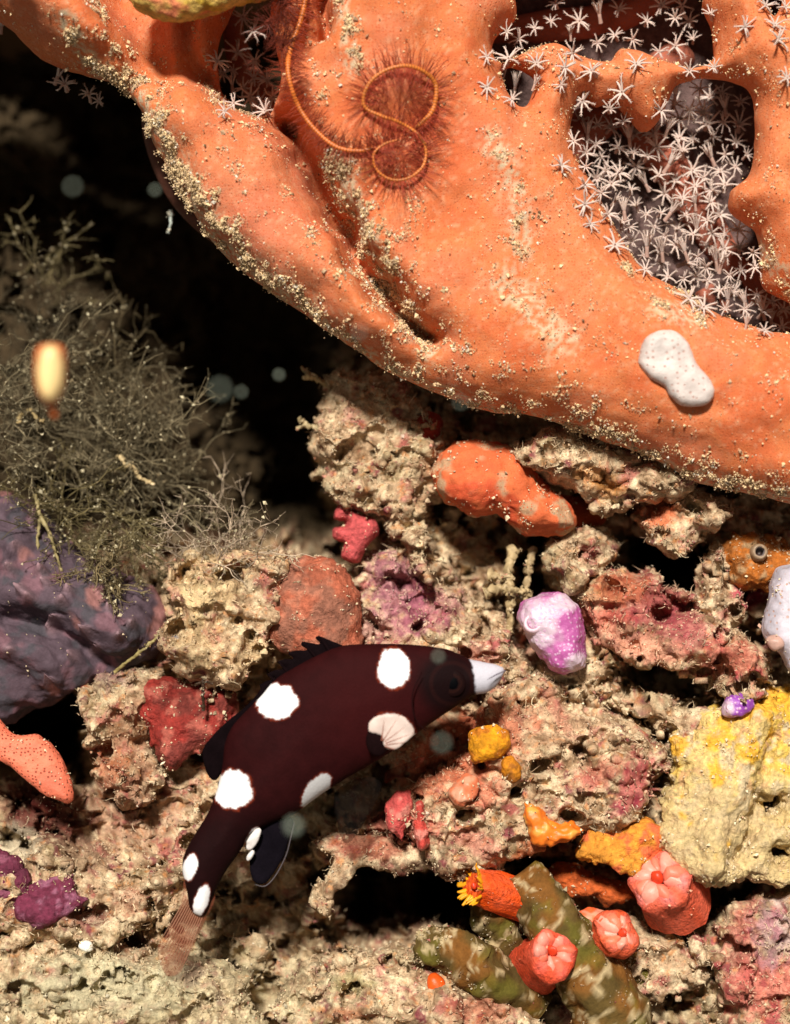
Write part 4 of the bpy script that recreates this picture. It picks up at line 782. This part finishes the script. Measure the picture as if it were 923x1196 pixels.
Vv = zf([(374,515),(364,556),(352,600),(326,650),(300,676),(274,672)]); V, F, c = tube1(np.array([P(a, b, FD-.01) for a, b in Vv]), (.004, .006, .006, .006, .006, .004), 5, (96, 88, 92), 5); obj('fin_edge', V, F, M['pale_fin'], c, fe)
tail_r = [(217+t*24, 1050+t*10, 187+t*24, 1100+t*36) for t in np.linspace(0, 1, 12)]
fin('tail_fin', zf([(96,600),(94,690),(70,760),(40,812),(28,830),(34,868),(52,904),(84,898),(106,860),(134,800),(156,752),(176,700),(140,640)]), FD+.02, .02, (150, 82, 60), M['fin'], fe, rays=tail_r, raycol=(158, 112, 88), rr=.008, wave=.02)
fin('pelvic_fin', zf([(560,400),(596,420),(560,500),(520,560),(496,566),(480,520),(470,450),(500,420)]), FD+.18, .02, (14, 9, 7), M['fin'], fe, wave=.04)
fin('pelvic_fin', zf([(600,390),(640,372),(700,350),(690,372),(640,400),(600,420)]), FD+.2, .02, (96, 34, 20), M['fin'], fe, wave=.02)
fin('pectoral_fin', zf([(560,290),(562,262),(590,246),(640,246),(664,268),(676,292),(650,318),(628,334),(600,330),(590,300)]), FD-.50, .016, (214, 192, 182), M['pale_fin'], fe,
    rays=[(170+.4659*a, 720+.4659*b, 170+.4659*a2, 720+.4659*b2) for a, b, a2, b2 in [(592,312,600,250),(596,312,636,248),(600,314,660,270),(602,318,672,292),(602,322,650,316),(600,326,626,334)]], raycol=(150, 92, 76), rr=.008, wave=.01, h=.016)
Vp, Fp = ellipsoid(P(*zf([(582, 312)])[0], FD-.45), (.13, .05, .17)); obj('pectoral_base', Vp, Fp, M['blackfin'], np.tile(lin((22, 9, 10)), (len(Vp), 1)), fe)
ex, ey = zf([(770, 168)])[0]
dd = fs[0][np.argmin(np.hypot(*(np.array(to_px(fs[0]))-np.array([[ex], [ey]]))) + (fs[0][:, 1]-FD+.5)*20)][1]
Ve, Fe = ellipsoid(P(ex, ey, dd+.03), (.15, .03, .15), 30, 18); xe, ye = to_px(Ve); re = np.hypot(xe-ex, ye-ey)
ce = mixc(np.tile(lin((24, 10, 10)), (len(Ve), 1)), (9, 6, 8), sstep(8.5, 7, re)); ce = mixc(ce, (54, 26, 20), sstep(2.2, .5, abs(re-9.5))*.4)
ey_ = obj('eye', Ve, Fe, M['eye'], ce, fe)
Vq, Fq = ellipsoid(P(ex, ey, dd+.012), (.07, .02, .075), 16, 10); obj('pupil', Vq, Fq, M['eye'], np.tile(lin((4, 4, 6)), (len(Vq), 1)), fe).parent = ey_
for k_, (a_, b_, rx_, rz_) in enumerate([(270, 560, .055, .14), (263, 600, .03, .06)]):
    Vw, Fw = ellipsoid((0, 0, 0), (rx_, .03, rz_)); t_ = .5; Vw = Vw@np.array([[math.cos(t_), 0, -math.sin(t_)], [0, 1, 0], [math.sin(t_), 0, math.cos(t_)]])+P(*zf([(a_, b_)])[0], FD-.12); Vw = Vw+(fbm(Vw*9, 2)*.02)[:, None]
    obj('white_patch', Vw, Fw, M['fishspot'], np.tile(lin((226, 218, 214)), (len(Vw), 1)), fe)
V, F, c = tube1(np.array([P(*q_, 0) for q_ in zf([(690,120),(668,170),(672,225),(700,262)])])*[1, 0, 1]+[0, FD-.37, 0], (.004, .008, .008, .004), 5, (30, 8, 9), 6); obj('gill_edge', V, F, M['fishspot'], c, fe)
# mouth line
a = zf([(902,136),(880,146),(858,158)]); V, F, c = tube1(np.array([P(x_, y_, FD-.10-.09*k) for k, (x_, y_) in enumerate(a)]), (.006, .008, .004), 5, (120, 112, 124), 4); obj('mouth', V, F, M['fishspot'], c, fe)

# ------------------------------------------------------------------ hydroids: dense dusty bushes at the left
def bush(cx, cy, d, nst, L, label, colr, spread=1.0, up=(0, -.3, 1), seed=1, thick=1., name='hydroid_bush', group='dusty hydroid bushes by the cave', fine=1.0, kids=9):
    g = np.random.default_rng(seed); root = P(cx, cy, d); e = empty(name, root, label, 'hydroid', group)
    S = []; up = np.array(up, float); up /= np.linalg.norm(up)
    for k in range(nst):
        dr = up+g.normal(size=3)*.55*spread; dr /= np.linalg.norm(dr); p = root+g.normal(size=3)*.12*L; pts = [p]; st = L*g.uniform(.6, 1.1)/7
        for q_ in range(7): dr = dr+g.normal(size=3)*.33; dr /= np.linalg.norm(dr); p = p+dr*st; pts.append(p)
        S.append(pts)
    S = np.array(S); A = tubes(S, np.linspace(.0105, .005, 8)[None]*thick, 3, lin(colr)[None]*g.uniform(.6, 1.4, (nst, 1)))
    n2 = nst*kids; i = g.integers(0, nst, n2); k = g.integers(1, 7, n2); b = S[i, k]; t = S[i, k]-S[i, k-1]; t /= np.linalg.norm(t, axis=1)[:, None]
    dr = t+g.normal(size=(n2, 3))*.75; dr /= np.linalg.norm(dr, axis=1)[:, None]; st = L*g.uniform(.06, .20, (n2, 1))/3*1.4; pts = [b]; 
    for q_ in range(4): dr = dr+g.normal(size=(n2, 3))*.3; dr /= np.linalg.norm(dr, axis=1)[:, None]; b = b+dr*st; pts.append(b)
    S2 = np.stack(pts, 1); B = tubes(S2, np.linspace(.0072, .0028, 5)[None]*thick*fine, 3, lin(colr)[None]*g.uniform(.5, 1.7, (n2, 1)))
    m = int(n2*1.6); i = g.integers(0, n2, m); k = g.integers(1, 5, m); b0 = S2[i, k]; dr = g.normal(size=(m, 3)); dr /= np.linalg.norm(dr, axis=1)[:, None]
    C3 = tubes(np.stack([b0, b0+dr*.05*L**.5, b0+dr*.1*L**.5+g.normal(size=(m, 3))*.01], 1), np.array([[.005, .004, .002]])*thick*fine, 3, lin(colr)[None]*g.uniform(.5, 1.8, (m, 1)))
    V, F, c = join(A, B, C3); tag(obj('branches', V, F, M['weed'], c, e), kind='stuff')
    ng = int(n2*3.2); allp = np.concatenate([S2.reshape(-1, 3), S.reshape(-1, 3)]); ii = g.integers(0, len(allp), ng); sz = g.lognormal(math.log(.010), .5, ng).clip(.004, .035)
    gc = np.where(g.random((ng, 1)) < .45, lin((206, 192, 156)), lin((126, 110, 82)))*g.uniform(.5, 1.25, (ng, 1))
    V, F, c = grains(allp[ii]+g.normal(size=(ng, 3))*.008, sz, gc, g); tag(obj('silt', V, F, M['grain'], c, e, smooth=False), kind='stuff')
    return e
WC = (118, 106, 82)
bush(20, 520, 1.6, 26, 1.9, 'tall brown hydroid bush at the left edge, behind the cream capsule', WC, seed=11, up=(.25, -.3, 1))
bush(110, 540, 1.5, 30, 1.6, 'dense brown hydroid bush right of the cream capsule', WC, seed=12, up=(.3, -.35, .9))
bush(60, 430, 2.2, 20, 1.5, 'thin upper hydroid bush fading into the cave', (84, 74, 56), seed=13, up=(.1, -.2, 1), fine=.9)
bush(180, 580, 1.5, 28, 1.5, 'hydroid bush leaning right toward the cave', WC, seed=14, up=(.55, -.35, .75))
bush(70, 600, 1.0, 24, 1.0, 'low hydroid tangle above the purple sponge', (104, 92, 62), seed=15, up=(-.1, -.6, .2), spread=1.3)
bush(150, 625, .9, 26, .95, 'hydroid tangle drooping over the right part of the purple sponge', (110, 98, 68), seed=16, up=(.1, -.5, -.5), spread=1.2)
bush(20, 610, 1.1, 16, .9, 'hydroid strands drooping at the left edge over the purple sponge', (108, 96, 62), seed=17, up=(.1, -.4, -.8), spread=1.0, thick=1.2)
bush(120, 665, .55, 24, .75, 'hydroid clump hanging lowest, over the middle of the purple sponge', (122, 106, 76), seed=31, up=(.1, -.6, -.2), spread=1.3)
bush(60, 500, 1.5, 26, 1.3, 'hydroid cluster under the cream capsule', WC, seed=19, up=(0, -.8, .4), spread=1.4)
bush(130, 470, 1.9, 24, 1.5, 'wispy hydroid bush highest in the tangle beside the cave', (90, 78, 56), seed=20, up=(.35, -.3, 1), spread=1.1)
bush(268, 655, .55, 14, 1.15, 'feathery translucent hydroid standing on the cream rock', (176, 156, 134), seed=18, up=(.15, -.2, 1), spread=.7, fine=.9, thick=1.0, name='feathery_hydroid', group=None, kids=14)
bush(60, 330, 2.7, 9, 1.1, 'sparse pale hydroid twigs at the upper left above the tangle', (112, 100, 70), seed=21, up=(.2, -.3, 1), spread=1.1, kids=5, thick=1.2)
def twig(paths, r, colr, label, cat='hydroid', name='twig', lumps=True, seedn=0):
    ms = []
    for pts in paths:
        p = catmull(np.array([P(*q_) for q_ in pts]), 14, False); n = len(p); rr = r*(1+.35*noise(np.stack([np.arange(n)*.7, np.full(n, seedn+.5), np.zeros(n)], 1)))*np.linspace(1.1, .6, n)
        ms.append(tubes(p[None], rr[None], 9, lin(colr)[None]))
    V, F, c = join(*ms); V = V+np.stack([fbm(V*14+k*5, 2) for k in range(3)], 1)*r*.7
    V = V+np.stack([fbm(V*30+k*5, 2) for k in range(3)], 1)*r*.6; RV.append(V); RN.append(normals(V, F)); RC.append(c); SEDI.append((len(RV)-1, 2.5))
    tag(obj(name, V, F, M['grain'], c*(1+.4*fbm(V*12, 2)[:, None])), label, cat)
twig([[(22,494,1.0),(26,484,.95),(36,480,.9),(44,490,.9),(52,492,.9)]], .03, (170, 146, 100), 'pale crooked worm tube among hydroids below the cream capsule', 'tube worm', 'worm_tube')
twig([[(140,532,.9),(146,542,.85),(156,548,.85),(164,558,.85),(180,566,.9)]], .032, (186, 162, 118), 'longer pale crooked worm tube right of the capsule', 'tube worm', 'worm_tube', seedn=1)
twig([[(600,640,.7),(594,670,.55),(597,700,.5),(596,740,.6)], [(566,692,.6),(585,688,.5),(606,690,.5),(618,692,.6)], [(572,672,.6),(590,676,.55)]], .055, (176, 152, 112), 'sand-coated upright hydroid stalk with a cross arm behind the fish snout', seedn=2)
twig([[(622,640,.7),(618,668,.6),(612,700,.6)]], .05, (170, 146, 108), 'sand-coated strand hanging left of the lilac sea squirt', seedn=3)
twig([[(392,455,1.2),(375,445,1.1),(362,438,1.05),(352,428,1.0)], [(362,438,1.05),(354,440,1.0)]], .035, (180, 158, 116), 'dusty twig poking left from under the coral, upper of two', seedn=4)
twig([[(396,510,1.2),(376,502,1.1),(360,497,1.05),(350,488,1.0)], [(360,497,1.05),(346,500,1.0)]], .03, (176, 156, 116), 'dusty forked twig poking left from the crumbly rock, lower of two', seedn=5)
twig([[(238,830,-.1),(237,812,-.15),(237,792,-.18)], [(228,800,-.15),(237,796,-.18),(248,798,-.15)]], .02, (60, 40, 24), 'short brown algal stalk in front of the red sponge', 'alga', 'algal_stalk', seedn=6)
twig([[(134,785,.4),(150,772,.3),(172,755,.25),(188,738,.3),(200,722,.3)]], .02, (150, 134, 84), 'thin yellowish stalk lying across the lower edge of the purple sponge', seedn=7)
twig([[(200,246,1.2),(199,258,1.15),(197,272,1.1)]], .022, (180, 186, 176), 'short bright thread hanging in the cave left of the coral', seedn=8)
twig([[(40,576,.7),(46,600,.6),(44,640,.55),(52,668,.5)], [(46,600,.6),(60,630,.5),(72,668,.5)], [(40,640,.55),(24,668,.5),(14,690,.5)]], .022, (150, 134, 90), 'beaded yellowish strands hanging over the purple sponge near the left edge', seedn=9)

# cream capsule with its orange tail, drifting before the hydroids
ce_ = empty('drifting_capsule', P(58, 470, -5), 'blurred cream oblong capsule with orange rim and short tail drifting before the hydroids', 'marine animal')
V, F = poly_shape([(41,412),(48,403),(62,401),(75,406),(77,425),(75,450),(68,466),(58,472),(47,464),(41,446)], -5, .16, .16, h=.02)
x, y = to_px(V); rr = np.hypot((x-59)/15, (y-436)/32); c = mixc(np.tile(lin((248, 216, 150)), (len(V), 1)), (206, 112, 60), sstep(.85, 1.15, rr)); obj('capsule', V, F, M['smooth'], c, ce_)
V, F, c = tube1(np.array([P(56, 464, -5), P(60, 475, -4.9), P(65, 488, -4.9)]), (.05, .045, .02), 8, (186, 92, 40), 4); obj('tail', V, F, M['smooth'], c, ce_)

# suspended specks close to the lens side of the water: they blur to pale discs
Vs, Fs = ellipsoid((0, 0, 0), (1, 1, 1), 8, 5); sm = mesh_data('drifting_speck', Vs, Fs, np.tile(lin((168, 178, 160)), (len(Vs), 1))); sm.materials.append(M['smooth'])
SL = ['over the white belly spot and fin of the fish', 'left one of the close pair in the dark cave', 'right one of the close pair in the dark cave', 'alone in the cave right of the close pair', 'upper left, in front of the dark cave', 'close to the left rim of the coral', 'under the lower edge of the coral', 'just below the fish chin', 'at the top of the fish forehead', 'on the lower left ridge of the coral', 'faint one above the cream rock']
for (a, b, d, rr), sl_ in zip([(343,965,-8,.042),(257,455,-9,.032),(282,458,-6,.022),(326,438,-5.5,.024),(85,218,-8,.026),(181,222,-6,.024),(538,470,-7,.02),(516,868,-8,.03),(512,767,-6,.026),(420,388,-7,.022),(226,700,-7,.014)], SL):
    o = bpy.data.objects.new('drifting_speck', sm); COL.objects.link(o); o.location = P(a, b, d); o.scale = (rr, rr, rr)
    tag(o, 'faint round grey green speck drifting '+sl_, 'particle', 'specks drifting in the water')

# ------------------------------------------------------------------ turf, silt and filaments over all rocks
wl = []
for k, (Vk, Nk) in enumerate(zip(RV, RN)):
    xk, yk = to_px(Vk); vis = (xk > -20) & (xk < 945) & (yk > -20) & (yk < 1215) & (Vk[:, 1] < 3.2)
    wk = vis*(-Nk[:, 1]+.5*Nk[:, 2]+.25).clip(0, 1)*(sstep(-.25, .3, fbm(Vk*3.5, 3))+.25)
    area = {0: 1.9}.get(k, 1.0)
    wk = wk*area
    for (kk, am) in SEDI:
        if kk == k: wk = wk*am*sstep(.0, .3, fbm(Vk*5, 3))*1.6
    wk = wk*np.where((xk < 300) & (yk < 640), .25, 1); wl.append(wk)
AV = np.concatenate(RV); AN = np.concatenate(RN); AC = np.concatenate(RC); W = np.concatenate(wl)
n = 64000; Pc, i = sample(AV, AN, W, n, jit=.014, lift=rng.uniform(-.004, .012, n))
sz = rng.lognormal(math.log(.0095), .5, n).clip(.004, .04); k = rng.random((n, 1))
gc = AC[i]*.55+.45*np.where(k < .5, CREAM*1.1, np.where(k < .72, TAN, np.where(k < .86, BROWN*.7, np.where(k < .94, lin((232, 224, 200)), PINK))))
gc = gc*rng.uniform(.8, 1.3, (n, 1))
V, F, c = grains(Pc, sz, gc, flat=.35); tag(obj('silt_and_sand', V, F, M['grain'], c, smooth=False), 'silt and sand grains coating the rocks', 'sediment', kind='stuff')
W2 = np.concatenate([w_*(0 if k_ in {q_[0] for q_ in SEDI} else 1) for k_, w_ in enumerate(wl)])
n = 12000; b, i = sample(AV, AN, W2*(sstep(-.1, .3, fbm(AV*2.2+5, 3))+.15), n, jit=.012); dr = AN[i]*.8+rng.normal(size=(n, 3))*.75; dr /= np.linalg.norm(dr, axis=1)[:, None]
L = rng.lognormal(math.log(.020), .5, (n, 1)).clip(.008, .06); pts = [b]
for q_ in range(3): dr = dr+rng.normal(size=(n, 3))*.45; dr /= np.linalg.norm(dr, axis=1)[:, None]; b = b+dr*L; pts.append(b)
gc = (AC[i]*.4+.6*np.where(rng.random((n, 1)) < .65, CREAM*1.15, TAN))*rng.uniform(.8, 1.3, (n, 1))
V, F, c = tubes(np.stack(pts, 1), np.array([[.0055, .005, .004, .002]])*rng.uniform(.6, 1.3, (n, 1)), 3, gc)
tag(obj('turf_algae', V, F, M['grain'], c), 'short crumbly turf algae and filaments on the rocks', 'algae', kind='stuff')
